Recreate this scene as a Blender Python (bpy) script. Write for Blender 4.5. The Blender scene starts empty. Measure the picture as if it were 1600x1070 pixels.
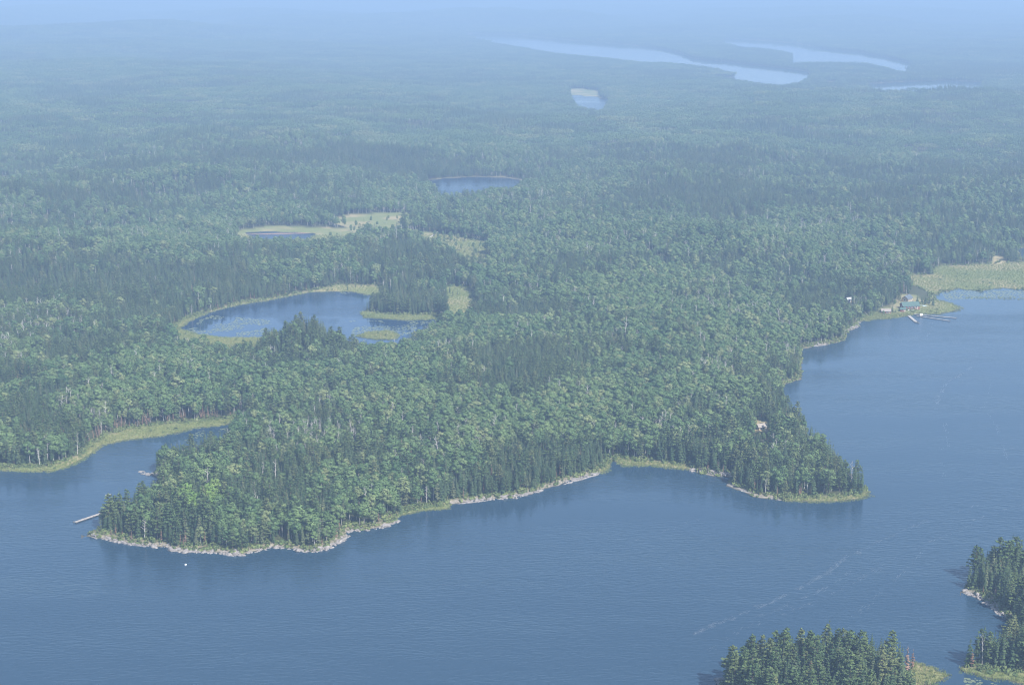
import bpy, bmesh, math, random
import numpy as np
from mathutils import Vector, Matrix

random.seed(7)
RS = np.random.RandomState(11)
SC = bpy.context.scene
COL = SC.collection
R = math.radians
PI = math.pi

# ------------------------------------------------------------------ camera
CAM_H = 280.0                      # metres above the lake
FPX = 2400.0                       # focal length in pixels of the 1600 px wide photograph
PITCH = math.atan(565.0 / FPX)     # horizon just above the top edge
cd = bpy.data.cameras.new('camera')
cam = bpy.data.objects.new('camera', cd)
COL.objects.link(cam)
cam.location = (0, 0, CAM_H)
cam.rotation_euler = (PI / 2 - PITCH, 0, 0)
cd.sensor_width = 36.0
cd.lens = FPX / 1600 * 36
cd.clip_start = 1.0
cd.clip_end = 200000
SC.camera = cam

# ------------------------------------------------------------------ light
SUN_AZ, SUN_EL = R(140), R(46)     # behind the camera, to its right
wd = bpy.data.worlds.new('World')
SC.world = wd
wd.use_nodes = True
nt = wd.node_tree
bg = nt.nodes['Background']
sky = nt.nodes.new('ShaderNodeTexSky')
sky.sky_type = 'NISHITA'
sky.sun_disc = False
sky.sun_elevation = SUN_EL
sky.sun_rotation = SUN_AZ
sky.altitude = 300
sky.air_density = 1.0
sky.dust_density = 1.2
sky.ozone_density = 1.0
nt.links.new(sky.outputs[0], bg.inputs[0])
bg.inputs[1].default_value = 0.125
sd_ = bpy.data.lights.new('sun', 'SUN')
sd_.energy = 4.6
sd_.angle = R(0.6)
sd_.color = (1.0, 0.965, 0.91)
sun = bpy.data.objects.new('sun', sd_)
COL.objects.link(sun)
sdir = Vector((math.sin(SUN_AZ) * math.cos(SUN_EL), math.cos(SUN_AZ) * math.cos(SUN_EL), math.sin(SUN_EL)))
sun.rotation_euler = sdir.to_track_quat('Z', 'Y').to_euler()
sun.location = (200, -200, 600)

SC.view_settings.view_transform = 'Standard'
SC.view_settings.look = 'None'
SC.view_settings.gamma = 1
SC.view_settings.use_curve_mapping = False
SC.view_settings.exposure = 1.08
SC.cycles.use_denoising = True
SC.cycles.filter_width = 1.1
SC.cycles.max_bounces = 5
SC.cycles.diffuse_bounces = 2
SC.cycles.glossy_bounces = 2
SC.cycles.transmission_bounces = 2
SC.cycles.volume_bounces = 0
SC.cycles.transparent_max_bounces = 8

HAZE_DENSITY = 0.00025
HAZE_COLOR = (0.368, 0.535, 0.765)

# ------------------------------------------------------------------ picture point -> ground point
CP, SP = math.cos(PITCH), math.sin(PITCH)


def at(u, v, z=0.0):
    """ground point (plane of height z) seen at pixel u, v of the 1600 x 1070 photograph"""
    x = (u - 800.0) / FPX
    y = (535.0 - v) / FPX
    dy = CP + y * SP
    dz = -SP + y * CP
    t = (z - CAM_H) / dz
    return (x * t, dy * t)


def pix(x, y, z):
    dz = z - CAM_H
    d = y * CP - dz * SP
    up = y * SP + dz * CP
    d = np.maximum(d, 1e-3)
    return 800 + FPX * x / d, 535 - FPX * up / d


def poly(*pts, th=12.0):
    """('t',u,v): a shore hidden by trees, traced at their tops; ('w',x,y): world point; (u,v): shore in view"""
    out = []
    for p in pts:
        if p[0] == 't':
            x, y = at(p[1], p[2], th)
            r = math.hypot(x, y)
            k = (r + 3.0) / r
            out.append((x * k, y * k))
        elif p[0] == 'w':
            out.append((p[1], p[2]))
        else:
            out.append(at(*p))
    return np.array(out, float)


T = 't'
LAKE = poly((-400, 735), (-150, 738), (0, 735), (60, 737), (95, 733), (120, 721), (135, 712), (159, 697), (202, 688),
            (253, 680), (304, 669), (354, 663), (378, 660), (372, 664), (T, 341, 674), (T, 304, 680), (T, 294, 689), (T, 256, 697), (T, 243, 706),
            (T, 233, 716), (221, 736), (222, 740), (246, 742), (T, 244, 745), (T, 218, 754), (T, 192, 766), (T, 170, 779),
            (T, 146, 795), (T, 124, 811), (124, 831), (136, 837), (165, 843), (195, 849), (225, 853), (262, 853), (270, 860),
            (310, 862), (345, 864), (375, 868), (405, 860), (425, 854), (470, 862), (495, 862), (520, 853), (540, 840),
            (548, 829), (575, 829), (600, 824), (620, 815), (625, 807), (645, 800), (665, 797), (700, 796), (708, 788),
            (740, 782), (770, 780), (800, 778), (830, 771), (860, 762), (890, 752), (920, 744), (945, 737), (953, 731),
            (956, 720), (962, 722), (975, 727), (1010, 727), (1050, 732), (1080, 735), (1090, 739), (1120, 744), (1146, 746),
            (1137, 755), (1137, 758), (1160, 768), (1185, 777), (1220, 782), (1265, 784), (1310, 782), (1345, 779), (1362, 775),
            (1358, 770), (T, 1358, 731), (T, 1340, 730), (T, 1322, 716), (T, 1304, 692), (T, 1281, 674), (T, 1266, 665), (T, 1263, 648), (T, 1255, 634),
            (T, 1235, 618), (1222, 608), (1230, 600), (1252, 592), (T, 1253, 583), (T, 1252, 562), (1252, 546), (1271, 541), (1293, 538),
            (1319, 531), (1323, 517), (1339, 511), (1339, 504), (1358, 500), (1390, 498), (1411, 495), (1432, 491), (1469, 491),
            (1495, 486), (1504, 481), (1490, 474), (1469, 470), (1462, 463), (1474, 456), (1490, 455), (1500, 451), (1518, 453), (1533, 456), (1550, 452), (1570, 450), (1588, 453), (1610, 454), (1640, 450), (1750, 450),
            (2000, 455), ('w', 900, 900), ('w', 900, -600), ('w', -900, -600), ('w', -900, 800))
NEAR = poly((1125, 1062), (T, 1131, 1024), (T, 1150, 1010), (T, 1170, 1003), (T, 1215, 1000), (T, 1260, 990), (T, 1295, 983), (T, 1340, 986),
            (T, 1400, 999), (T, 1424, 1008), (1431, 1035), (1444, 1040), (1460, 1042), (1470, 1049), (1487, 1055), (1475, 1060),
            (1462, 1066), (1440, 1090), (1400, 1130), (1300, 1150), (1180, 1130), (1120, 1085), (1118, 1070), th=13)
RIGHT = poly((1499, 916), (1502, 925), (1522, 930), (1549, 945), (1566, 962), (1577, 973), (1590, 1000), (1560, 1022), (1525, 1030),
             (1508, 1041), (1502, 1048), (1510, 1052), (1530, 1056), (1560, 1062), (1600, 1068), (1660, 1075), (1750, 1060),
             (1850, 950), (1850, 860), (T, 1750, 840), (T, 1650, 845), (T, 1600, 850), (T, 1580, 854), (T, 1550, 857), (T, 1522, 866), (T, 1508, 884), (T, 1499, 904))
POND = poly((281, 513), (294, 501), (325, 489), (355, 481), (389, 474), (422, 469), (456, 462), (483, 457), (524, 456), (557, 457), (584, 462),
            (600, 468), (590, 478), (575, 484), (568, 489), (571, 496), (608, 498), (652, 500), (682, 498), (686, 505), (679, 511),
            (T, 655, 517), (T, 632, 528), (T, 615, 540), (T, 574, 546), (T, 548, 546), (530, 548), (480, 545), (430, 537), (409, 528), (355, 528), (304, 523), th=9)
POND_ISLET = poly((561, 525), (581, 519), (608, 517), (623, 523), (618, 530), (584, 530))
POOL = poly((362, 541), (375, 538), (390, 540), (386, 550), (366, 550))
POND2 = poly((668, 282), (700, 279), (740, 277), (790, 278), (818, 283), (819, 287), (T, 800, 291), (T, 760, 295), (T, 735, 298),
             (T, 708, 303), (T, 694, 298), (T, 683, 290))
POND3 = poly((893, 150), (905, 150), (935, 153), (953, 157), (T, 945, 166), (T, 935, 171), (T, 915, 168), (T, 900, 160))
BOG = poly((385, 364), (420, 363), (460, 364), (490, 365), (T, 480, 369), (T, 430, 371), (T, 395, 370), th=4)
FL1 = poly((735, 53), (800, 55), (890, 64), (960, 69), (1020, 74), (1060, 82), (1080, 92), (1130, 96), (1200, 104), (1260, 112), (1267, 120),
           (T, 1250, 130), (T, 1220, 135), (T, 1180, 130), (T, 1140, 123), (T, 1097, 118), (1150, 121), (T, 1152, 116), (T, 1120, 108), (T, 1085, 104),
           (T, 1065, 101), (T, 1000, 98), (T, 960, 93), (T, 900, 87), (T, 870, 84), (T, 800, 72), (T, 760, 65), (T, 732, 58), th=9)
FL2 = poly((1132, 60), (1190, 64), (1240, 68), (1290, 77), (1340, 82), (1400, 93), (1427, 100), (T, 1415, 113), (T, 1390, 106), (T, 1350, 98),
           (T, 1300, 97), (T, 1235, 98), (1240, 88), (1208, 82), (T, 1170, 75), (T, 1132, 67), th=12)
FL3 = poly((1350, 132), (1420, 128), (1480, 126), (1535, 129), (T, 1530, 140), (T, 1450, 144), (T, 1400, 145), (T, 1365, 140), th=12)
FL4 = poly((1590, 390), (1600, 386), (1660, 384), (1700, 395), (1650, 409), (1598, 407), (1594, 398))
FL5 = poly((1285, 128), (1305, 128), (1302, 136), (1290, 135))
FL0 = poly((608, 24), (650, 22), (692, 20), (690, 27), (640, 28))
WATERS = [('lake', LAKE), ('pond', POND), ('pool', POOL), ('pond', POND2), ('pond', POND3), ('bog_pool', BOG), ('far_lake', FL1),
          ('far_lake', FL2), ('far_lake', FL3), ('river', FL4), ('pond', FL5), ('far_lake', FL0)]
ISLANDS = [NEAR, RIGHT, POND_ISLET]

MARSH = [poly((159, 686), (202, 673), (270, 663), (337, 658), (371, 655), (380, 658), (354, 664), (304, 670), (253, 682), (202, 691), (159, 700),
              (135, 716), (105, 731), (60, 740), (0, 738), (-90, 738), (-90, 732), (0, 732), (60, 732), (95, 725), (120, 713), (140, 700)),
         poly((622, 806), (640, 797), (665, 793), (690, 790), (706, 788), (705, 797), (665, 799), (645, 803)),
         poly((925, 743), (943, 730), (950, 714), (957, 722), (950, 738)),
         poly((961, 714), (980, 719), (1010, 721), (1080, 729), (1080, 737), (1010, 730), (962, 728)),
         poly((1225, 781), (1265, 777), (1310, 775), (1345, 772), (1356, 766), (1366, 776), (1345, 782), (1310, 785), (1265, 787), (1225, 786)),
         poly((1424, 1033), (1431, 1033), (1444, 1038), (1460, 1040), (1474, 1048), (1492, 1055), (1462, 1069), (1440, 1090), (1412, 1085), (1420, 1050)),
         poly((1506, 1045), (1520, 1047), (1560, 1052), (1600, 1057), (1670, 1066), (1670, 1080), (1600, 1071), (1560, 1065), (1530, 1059), (1500, 1051)),
         poly((258, 520), (268, 513), (292, 500), (325, 488.5), (355, 480.5), (389, 473.5), (422, 468), (456, 461.5), (483, 456), (505, 452), (530, 447), (590, 448), (603, 456),
              (585, 463), (557, 459), (524, 458), (483, 459), (456, 464), (422, 471), (389, 476), (355, 483), (325, 491), (294, 504), (284, 513), (304, 521), (355, 526), (411, 526), (T, 412, 536), (T, 400, 548),
              (T, 380, 546), (T, 340, 544), (T, 290, 536), th=9),
         poly((567, 487), (600, 492), (650, 494), (688, 492), (690, 502), (652, 502), (608, 500), (570, 498)),
         poly((558, 525), (581, 517), (608, 515), (626, 523), (620, 532), (584, 532)),
         poly((690, 452), (715, 448), (735, 455), (T, 748, 470), (T, 728, 480), (T, 712, 489), (698, 482), (704, 468)),
         poly((370, 362), (400, 357), (430, 354), (470, 356), (530, 358), (580, 359), (T, 560, 366), (T, 490, 372), (T, 400, 374), (T, 375, 369)),
         poly((512, 346), (540, 338), (590, 334), (640, 333), (642, 342), (T, 622, 350), (T, 610, 361), (560, 360), (530, 353)),
         poly((640, 362), (690, 366), (730, 374), (762, 382), (T, 757, 394), (T, 742, 403), (T, 720, 401), (T, 722, 391), (T, 700, 381), (T, 660, 370)),
         poly((-30, 275), (18, 277), (T, 16, 284), (T, -30, 287)),
         poly((890, 140), (912, 139), (936, 143), (938, 153), (905, 152), (892, 150)),
         poly((1413, 436), (1430, 432), (1458, 430), (1462, 422), (1475, 418), (1600, 411), (1700, 408), (1900, 410), (1900, 452), (1600, 453),
              (1516, 454), (1474, 455), (1466, 463), (1450, 456), (1425, 446)),
         poly((1428, 491), (1445, 493), (1469, 493), (1497, 488), (1507, 481), (1490, 472), (1469, 468), (1452, 473), (1440, 480), (1428, 486)),
         poly((1342, 501), (1358, 502), (1411, 497), (1432, 492), (1428, 487), (1400, 489), (1370, 491), (1350, 494)),
         poly((1508, 464), (1560, 464), (1640, 466), (1640, 469), (1560, 468), (1508, 466))]
# strips of bare rock along the shore
ROCK_LINES = [poly((140, 836), (165, 843), (195, 849), (225, 853), (262, 853), (270, 860), (310, 862), (345, 864), (375, 868), (405, 860), (425, 854),
                   (470, 862), (495, 862), (520, 853), (540, 840), (548, 829), (575, 829), (600, 824), (620, 815)),
              poly((700, 786), (740, 782), (770, 780), (800, 778), (830, 771), (860, 762), (890, 752), (920, 744), (940, 738)),
              poly((1084, 735), (1120, 742), (1144, 745)),
              poly((1137, 757), (1160, 768), (1185, 777), (1220, 782)),
              poly((221, 738), (246, 742)),
              poly((1120, 1066), (1132, 1062), (1145, 1072)),
              poly((1268, 541), (1293, 538)), poly((1323, 517), (1339, 511), (1339, 504)),
              poly((1505, 925), (1522, 930), (1549, 945), (1566, 962))]
CLEARING = poly((1179, 663), (1199, 663), (1199, 679), (1179, 679))
NOTREE = [poly((1178, 660), (1199, 660), (1200, 689), (1179, 689)),
          poly((1373, 486), (1394, 481), (1402, 470), (1404, 463), (1432, 463), (1436, 470), (1452, 474), (1452, 494), (1373, 494)),
          poly((1424, 450), (1480, 450), (1480, 478), (1430, 474)),
          poly((1319, 473), (1332, 473), (1331, 496), (1321, 496)),
          poly((1552, 405), (1568, 405), (1570, 420), (1550, 420))]

# lily mats on the still water, thickened on the lagoon to imitate sky reflection
LILY = [(poly((245, 690), (300, 676), (372, 661), (350, 672), (300, 686), (262, 696)), .55), (poly((285, 512), (330, 492), (420, 500), (440, 520), (400, 527), (310, 523)), .5),
        (poly((545, 500), (600, 500), (690, 503), (670, 515), (625, 525), (600, 540), (555, 540)), .5), (poly((525, 457), (580, 460), (600, 466), (580, 470)), .4),
        (poly((1470, 455), (1600, 453), (1700, 453), (1700, 466), (1600, 464), (1500, 468), (1480, 470)), .86), (poly((1440, 1092), (1470, 1070), (1492, 1058), (1505, 1055), (1560, 1068), (1560, 1085), (1480, 1090)), .35),
        (poly((1080, 742), (1010, 735), (965, 730), (962, 735), (1010, 742)), .3)]

# ------------------------------------------------------------------ noise and distance fields (numpy)


def vnoise(x, y, seed=0):
    xi = np.floor(x).astype(np.int64)
    yi = np.floor(y).astype(np.int64)
    fx = x - xi
    fy = y - yi
    fx = fx * fx * (3 - 2 * fx)
    fy = fy * fy * (3 - 2 * fy)

    def h(a, b):
        n = (a * 374761393 + b * 668265263 + seed * 1442695041) & 0xffffffff
        n = ((n ^ (n >> 13)) * 1274126177) & 0xffffffff
        return ((n ^ (n >> 16)) & 0xffff) / 65535.0
    a = h(xi, yi); b = h(xi + 1, yi); c = h(xi, yi + 1); d = h(xi + 1, yi + 1)
    return (a + (b - a) * fx) * (1 - fy) + (c + (d - c) * fx) * fy


def fbm(x, y, seed=0, oct=4):
    s = 0; a = 0.5; t = 0
    for i in range(oct):
        s = s + a * vnoise(x, y, seed + i * 17)
        t += a
        a *= 0.5
        x = x * 2.03 + 5.1
        y = y * 2.03 + 1.7
    return s / t


def seg_dist(px, py, P, closed=True):
    n = len(P)
    best = np.full(px.shape, 1e18)
    for i in range(n if closed else n - 1):
        ax, ay = P[i]; bx, by = P[(i + 1) % n]
        dx, dy = bx - ax, by - ay
        L = dx * dx + dy * dy + 1e-9
        t = np.clip(((px - ax) * dx + (py - ay) * dy) / L, 0, 1)
        d = (px - ax - t * dx) ** 2 + (py - ay - t * dy) ** 2
        np.minimum(best, d, out=best)
    return np.sqrt(best)


def inside(px, py, P):
    r = np.zeros(px.shape, bool)
    n = len(P)
    for i in range(n):
        ax, ay = P[i]; bx, by = P[(i + 1) % n]
        if ay == by:
            continue
        c = ((ay > py) != (by > py)) & (px < (bx - ax) * (py - ay) / (by - ay) + ax)
        r ^= c
    return r


def sdf(px, py, P, reach=300.0, closed=True):
    """signed distance: negative inside P; beyond `reach` of its box the distance to the box"""
    x0, y0 = P.min(0); x1, y1 = P.max(0)
    bx = np.maximum(np.maximum(x0 - px, px - x1), 0)
    by = np.maximum(np.maximum(y0 - py, py - y1), 0)
    out = np.hypot(bx, by) + reach
    m = out < 2 * reach
    if m.any():
        d = seg_dist(px[m], py[m], P, closed)
        if closed:
            d = np.where(inside(px[m], py[m], P), -d, d)
        out[m] = d
    return out


def warp(x, y):
    d = np.hypot(x, y)
    k = np.clip(d / 1000.0, 0.6, 6)
    wx = 5.0 * k * (fbm(x / (26 * k), y / (26 * k), 3, 3) - .5) + 2.4 * (vnoise(x / 4.5, y / 4.5, 9) - .5)
    wy = 5.0 * k * (fbm(x / (26 * k), y / (26 * k), 31, 3) - .5) + 2.4 * (vnoise(x / 4.5, y / 4.5, 19) - .5)
    return x + wx, y + wy


def fields(x, y):
    """land (distance to water, + on land), index of the nearest water, marsh (- inside), rock line distance"""
    wx, wy = warp(x, y)
    land = np.full(x.shape, 1e9)
    which = np.zeros(x.shape, np.int32)
    for i, (_, P) in enumerate(WATERS):
        d = sdf(wx, wy, P)
        m = d < land
        land[m] = d[m]
        which[m] = i
    for P in ISLANDS:
        land = np.maximum(land, -sdf(wx, wy, P))
    marsh = np.full(x.shape, 1e9)
    for P in MARSH:
        marsh = np.minimum(marsh, sdf(wx, wy, P, 60))
    marsh = marsh + np.where(np.abs(marsh) < 30, 5.0 * np.clip(np.hypot(x, y) / 1300, .5, 2.5) * (fbm(x / 11, y / 15, 83, 2) - .5), 0)
    rock = np.full(x.shape, 1e9)
    for P in ROCK_LINES:
        rock = np.minimum(rock, sdf(x, y, P, 30, False))
    return land, which, marsh, rock


KNOLL = at(480, 574)


def sstep(a, b, x):
    t = np.clip((x - a) / (b - a), 0, 1)
    return t * t * (3 - 2 * t)


def height(x, y, land, marsh, rock):
    d = np.hypot(x, y)
    open_ = np.minimum(land, np.maximum(marsh + 4, 0) * 1.0 + 3)
    rocky = np.exp(-(rock / 7.0) ** 2)
    z = np.where(land > 0, (0.75 + 0.75 * rocky) * sstep(0, 5, land) + 0.02 * np.clip(open_, 0, 60), -0.10 - 0.25 * np.clip(-land, 0, 12))
    z = np.where((land > 0) & (marsh < 0), np.minimum(z, 0.28 + 0 * z), z)
    amp = np.minimum(26 + 44 * sstep(2200, 7000, d), (.085 - .045 * sstep(2500, 4500, d)) * np.clip(open_, 0, 2000))
    lam = 170.0
    n1 = fbm(x / lam, y / lam, 5, 4)
    n2 = fbm(x / 900.0, y / 900.0, 8, 3)
    far = sstep(1800, 5000, d)
    z = z + amp * (2.2 * ((1 - far) * np.clip(n1 - .25, 0, 1) + far * np.clip(n2 - .25, 0, 1)))
    kx, ky = KNOLL
    z = z + np.where(land > 2, 22.0 * np.exp(-(((x - kx) / 27) ** 2 + ((y - ky) / 30) ** 2)), 0)
    far2 = sstep(12000, 30000, d)
    z = z + far2 * 60 * fbm(x / 5000.0, y / 5000.0, 77, 3) * (land > 0)
    return z


# ------------------------------------------------------------------ node helpers


class NT:
    def __init__(s, name):
        s.m = bpy.data.materials.new(name)
        s.m.use_nodes = True
        s.t = s.m.node_tree
        s.b = s.t.nodes['Principled BSDF']

    def n(s, typ, **kw):
        nd = s.t.nodes.new(typ)
        for k, v in kw.items():
            setattr(nd, k, v)
        return nd

    def l(s, a, b):
        s.t.links.new(a, b)

    def math(s, op, a, b=None, c=None):
        nd = s.n('ShaderNodeMath', operation=op)
        for i, v in enumerate((a, b, c)):
            if v is None:
                continue
            if isinstance(v, (int, float)):
                nd.inputs[i].default_value = v
            else:
                s.l(v, nd.inputs[i])
        return nd.outputs[0]

    def mix(s, f, a, b, blend='MIX'):
        nd = s.n('ShaderNodeMix', data_type='RGBA', blend_type=blend)
        for i, v in ((0, f), (6, a), (7, b)):
            if isinstance(v, (int, float)):
                nd.inputs[i].default_value = v
            elif isinstance(v, tuple):
                nd.inputs[i].default_value = (*v[:3], 1)
            else:
                s.l(v, nd.inputs[i])
        return nd.outputs[2]

    def noise(s, vec, scale, detail=3, rough=.5):
        nd = s.n('ShaderNodeTexNoise')
        nd.inputs['Scale'].default_value = scale
        nd.inputs['Detail'].default_value = detail
        nd.inputs['Roughness'].default_value = rough
        if vec is not None:
            s.l(vec, nd.inputs['Vector'])
        return nd.outputs[0]

    def mapr(s, v, a, b, c=0., d=1.):
        nd = s.n('ShaderNodeMapRange')
        s.l(v, nd.inputs[0])
        for i, q in enumerate((a, b, c, d)):
            nd.inputs[i + 1].default_value = q
        return nd.outputs[0]

    def attr(s, name):
        return s.n('ShaderNodeAttribute', attribute_name=name).outputs['Fac']

    def pos(s):
        return s.n('ShaderNodeNewGeometry').outputs['Position']

    def set(s, **kw):
        for k, v in kw.items():
            i = s.b.inputs[k.replace('_', ' ')]
            if isinstance(v, (int, float)):
                i.default_value = v
            elif isinstance(v, tuple):
                i.default_value = (*v[:3], 1)
            else:
                s.l(v, i)
        return s


def leaf_mat(name, col, col2, vary=.35, col3=None):
    """foliage: colour differs from tree to tree and from clump to clump"""
    k = NT(name)
    oi = k.n('ShaderNodeObjectInfo')
    patch = k.mapr(k.noise(oi.outputs['Location'], 0.014, 3), .36, .64)
    f = k.math('ADD', k.math('MULTIPLY', oi.outputs['Random'], .6), k.math('MULTIPLY', patch, .4))
    c = k.mix(f, col, col2)
    odd = k.math('FRACT', k.math('MULTIPLY', oi.outputs['Random'], 7.31))
    c = k.mix(k.mapr(odd, .72, 1.0, 0, .8), c, col3 or tuple(q * 1.25 for q in col2))
    tc = k.n('ShaderNodeTexCoord').outputs['Object']
    clump = k.noise(tc, .9, 2)
    c = k.mix(1.0, c, k.mix(k.mapr(clump, .3, .7), (1 - vary, 1 - vary, 1 - vary * .8), (1 + vary, 1 + vary, 1 + vary * .6)), 'MULTIPLY')
    k.set(Base_Color=c, Roughness=.75)
    k.b.inputs['Specular IOR Level'].default_value = .2
    return k.m


def plain_mat(name, col, col2=None, scale=2.0, rough=.8, bump=0.0, spec=.3):
    k = NT(name)
    tc = k.n('ShaderNodeTexCoord').outputs['Object']
    n = k.noise(tc, scale, 4, .6)
    c = k.mix(k.mapr(n, .32, .68), col, col2 or tuple(x * .7 for x in col))
    k.set(Base_Color=c, Roughness=rough)
    k.b.inputs['Specular IOR Level'].default_value = spec
    if bump:
        b = k.n('ShaderNodeBump')
        b.inputs['Strength'].default_value = bump
        k.l(n, b.inputs['Height'])
        k.l(b.outputs[0], k.b.inputs['Normal'])
    return k.m


M = {}
M['spruce'] = leaf_mat('spruce_needles', (.022, .046, .019), (.056, .082, .034), .3, (.092, .100, .050))
M['pine'] = leaf_mat('pine_needles', (.044, .078, .030), (.088, .120, .042), .3, (.125, .136, .056))
M['birch'] = leaf_mat('birch_leaves', (.046, .092, .032), (.112, .162, .058), .18, (.178, .196, .085))
M['maple'] = leaf_mat('maple_leaves', (.075, .140, .030), (.125, .180, .045))
M['brown'] = leaf_mat('dead_needles', (.12, .065, .042), (.17, .115, .085))
M['shrub'] = leaf_mat('shrub_leaves', (.060, .095, .032), (.130, .150, .055))
M['reed'] = leaf_mat('reed_blades', (.125, .178, .048), (.225, .230, .088), .25)
M['bark'] = plain_mat('dark_bark', (.13, .095, .075), (.07, .052, .042), 3)
M['pale_bark'] = plain_mat('pale_bark', (.50, .47, .43), (.24, .22, .20), 1.6)
M['grey_wood'] = plain_mat('bleached_wood', (.48, .43, .37), (.30, .27, .23), 2.2)
M['rock'] = plain_mat('granite', (.29, .262, .24), (.11, .10, .092), .6, .85, .3)

# terrain
k = NT('ground')
P_ = k.pos()
n1 = k.noise(P_, .05, 5, .6)
n2 = k.noise(P_, .6, 4, .6)
floor = k.mix(n1, (.050, .048, .028), (.060, .072, .030))
grass = k.mix(k.mapr(n2, .3, .7), (.115, .150, .050), (.20, .20, .085))
tan = k.mix(n2, (.32, .25, .15), (.23, .21, .10))
grass = k.mix(k.mapr(k.noise(P_, .022, 3), .44, .62), grass, tan)
rockc = k.mix(k.mapr(n2, .35, .65), (.12, .105, .085), (.28, .25, .22))
wet = k.mix(n2, (.05, .045, .035), (.10, .09, .06))
shore = k.mix(k.mapr(n2, .35, .65), (.11, .10, .055), (.22, .19, .12))
c = k.mix(k.attr('shore'), floor, shore)
c = k.mix(k.attr('marsh'), c, grass)
c = k.mix(k.attr('bare'), c, tan)
c = k.mix(k.attr('rock'), c, rockc)
sp = k.n('ShaderNodeSeparateXYZ')
k.l(P_, sp.inputs[0])
c = k.mix(k.mapr(sp.outputs[2], .10, .22), wet, c)
k.set(Base_Color=c, Roughness=.9)
k.b.inputs['Specular IOR Level'].default_value = .15
M['ground'] = k.m


def water_mat(name, deep, rough, ripple, tone):
    k = NT(name)
    P_ = k.pos()
    mp = k.n('ShaderNodeMapping')
    k.l(P_, mp.inputs[0])
    mp.inputs['Rotation'].default_value = (0, 0, R(-17))
    mp.inputs['Scale'].default_value = (.20, .55, .3)
    a = k.noise(mp.outputs[0], 1.0, 3, .5)
    mp2 = k.n('ShaderNodeMapping')
    k.l(P_, mp2.inputs[0])
    mp2.inputs['Rotation'].default_value = (0, 0, R(35))
    mp2.inputs['Scale'].default_value = (.035, .085, .1)
    b_ = k.noise(mp2.outputs[0], 1.0, 3, .6)
    mp3 = k.n('ShaderNodeMapping')
    k.l(P_, mp3.inputs[0])
    mp3.inputs['Rotation'].default_value = (0, 0, R(-32))
    mp3.inputs['Scale'].default_value = (.0035, .016, .1)
    gust = k.noise(mp3.outputs[0], 1.0, 4, .6)
    h = k.math('ADD', k.math('MULTIPLY', a, 1.0), k.math('MULTIPLY', b_, .9))
    bp = k.n('ShaderNodeBump')
    wind = k.math('SUBTRACT', 1.0, k.math('MULTIPLY', k.attr('calm'), .93))
    k.l(k.math('MULTIPLY', k.mapr(gust, .38, .62, ripple * .2, ripple * 1.15), wind), bp.inputs['Strength'])
    bp.inputs['Distance'].default_value = 2.2
    k.l(h, bp.inputs['Height'])
    k.l(bp.outputs[0], k.b.inputs['Normal'])
    k.set(Base_Color=k.mix(gust, deep, tone), Roughness=k.math('MULTIPLY', k.mapr(gust, .36, .64, rough * .55, rough * 1.3), k.math('MAXIMUM', wind, .3)))
    k.b.inputs['IOR'].default_value = 1.333
    return k.m


M['lake'] = water_mat('lake_water', (.014, .036, .062), .15, .17, (.023, .049, .078))
M['pond'] = water_mat('pond_water', (.010, .030, .065), .08, .22, (.014, .038, .078))

# ------------------------------------------------------------------ mesh helpers


def np_mesh(name, V, F, attrs=None, mat=None):
    me = bpy.data.meshes.new(name)
    V = np.asarray(V, np.float32)
    F = np.asarray(F, np.int32)
    me.vertices.add(len(V))
    me.vertices.foreach_set('co', V.ravel())
    k_ = F.shape[1]
    me.loops.add(F.size)
    me.loops.foreach_set('vertex_index', F.ravel())
    me.polygons.add(len(F))
    me.polygons.foreach_set('loop_start', np.arange(0, F.size, k_, dtype=np.int32))
    me.update(calc_edges=True)
    for n_, a in (attrs or {}).items():
        at_ = me.attributes.new(n_, 'FLOAT', 'POINT')
        at_.data.foreach_set('value', np.asarray(a, np.float32))
    if mat:
        me.materials.append(mat)
    return me


def link(name, me, parent=None, **props):
    o = bpy.data.objects.new(name, me)
    COL.objects.link(o)
    if parent:
        o.parent = parent
    for a, b in props.items():
        o[a] = b
    return o


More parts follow.
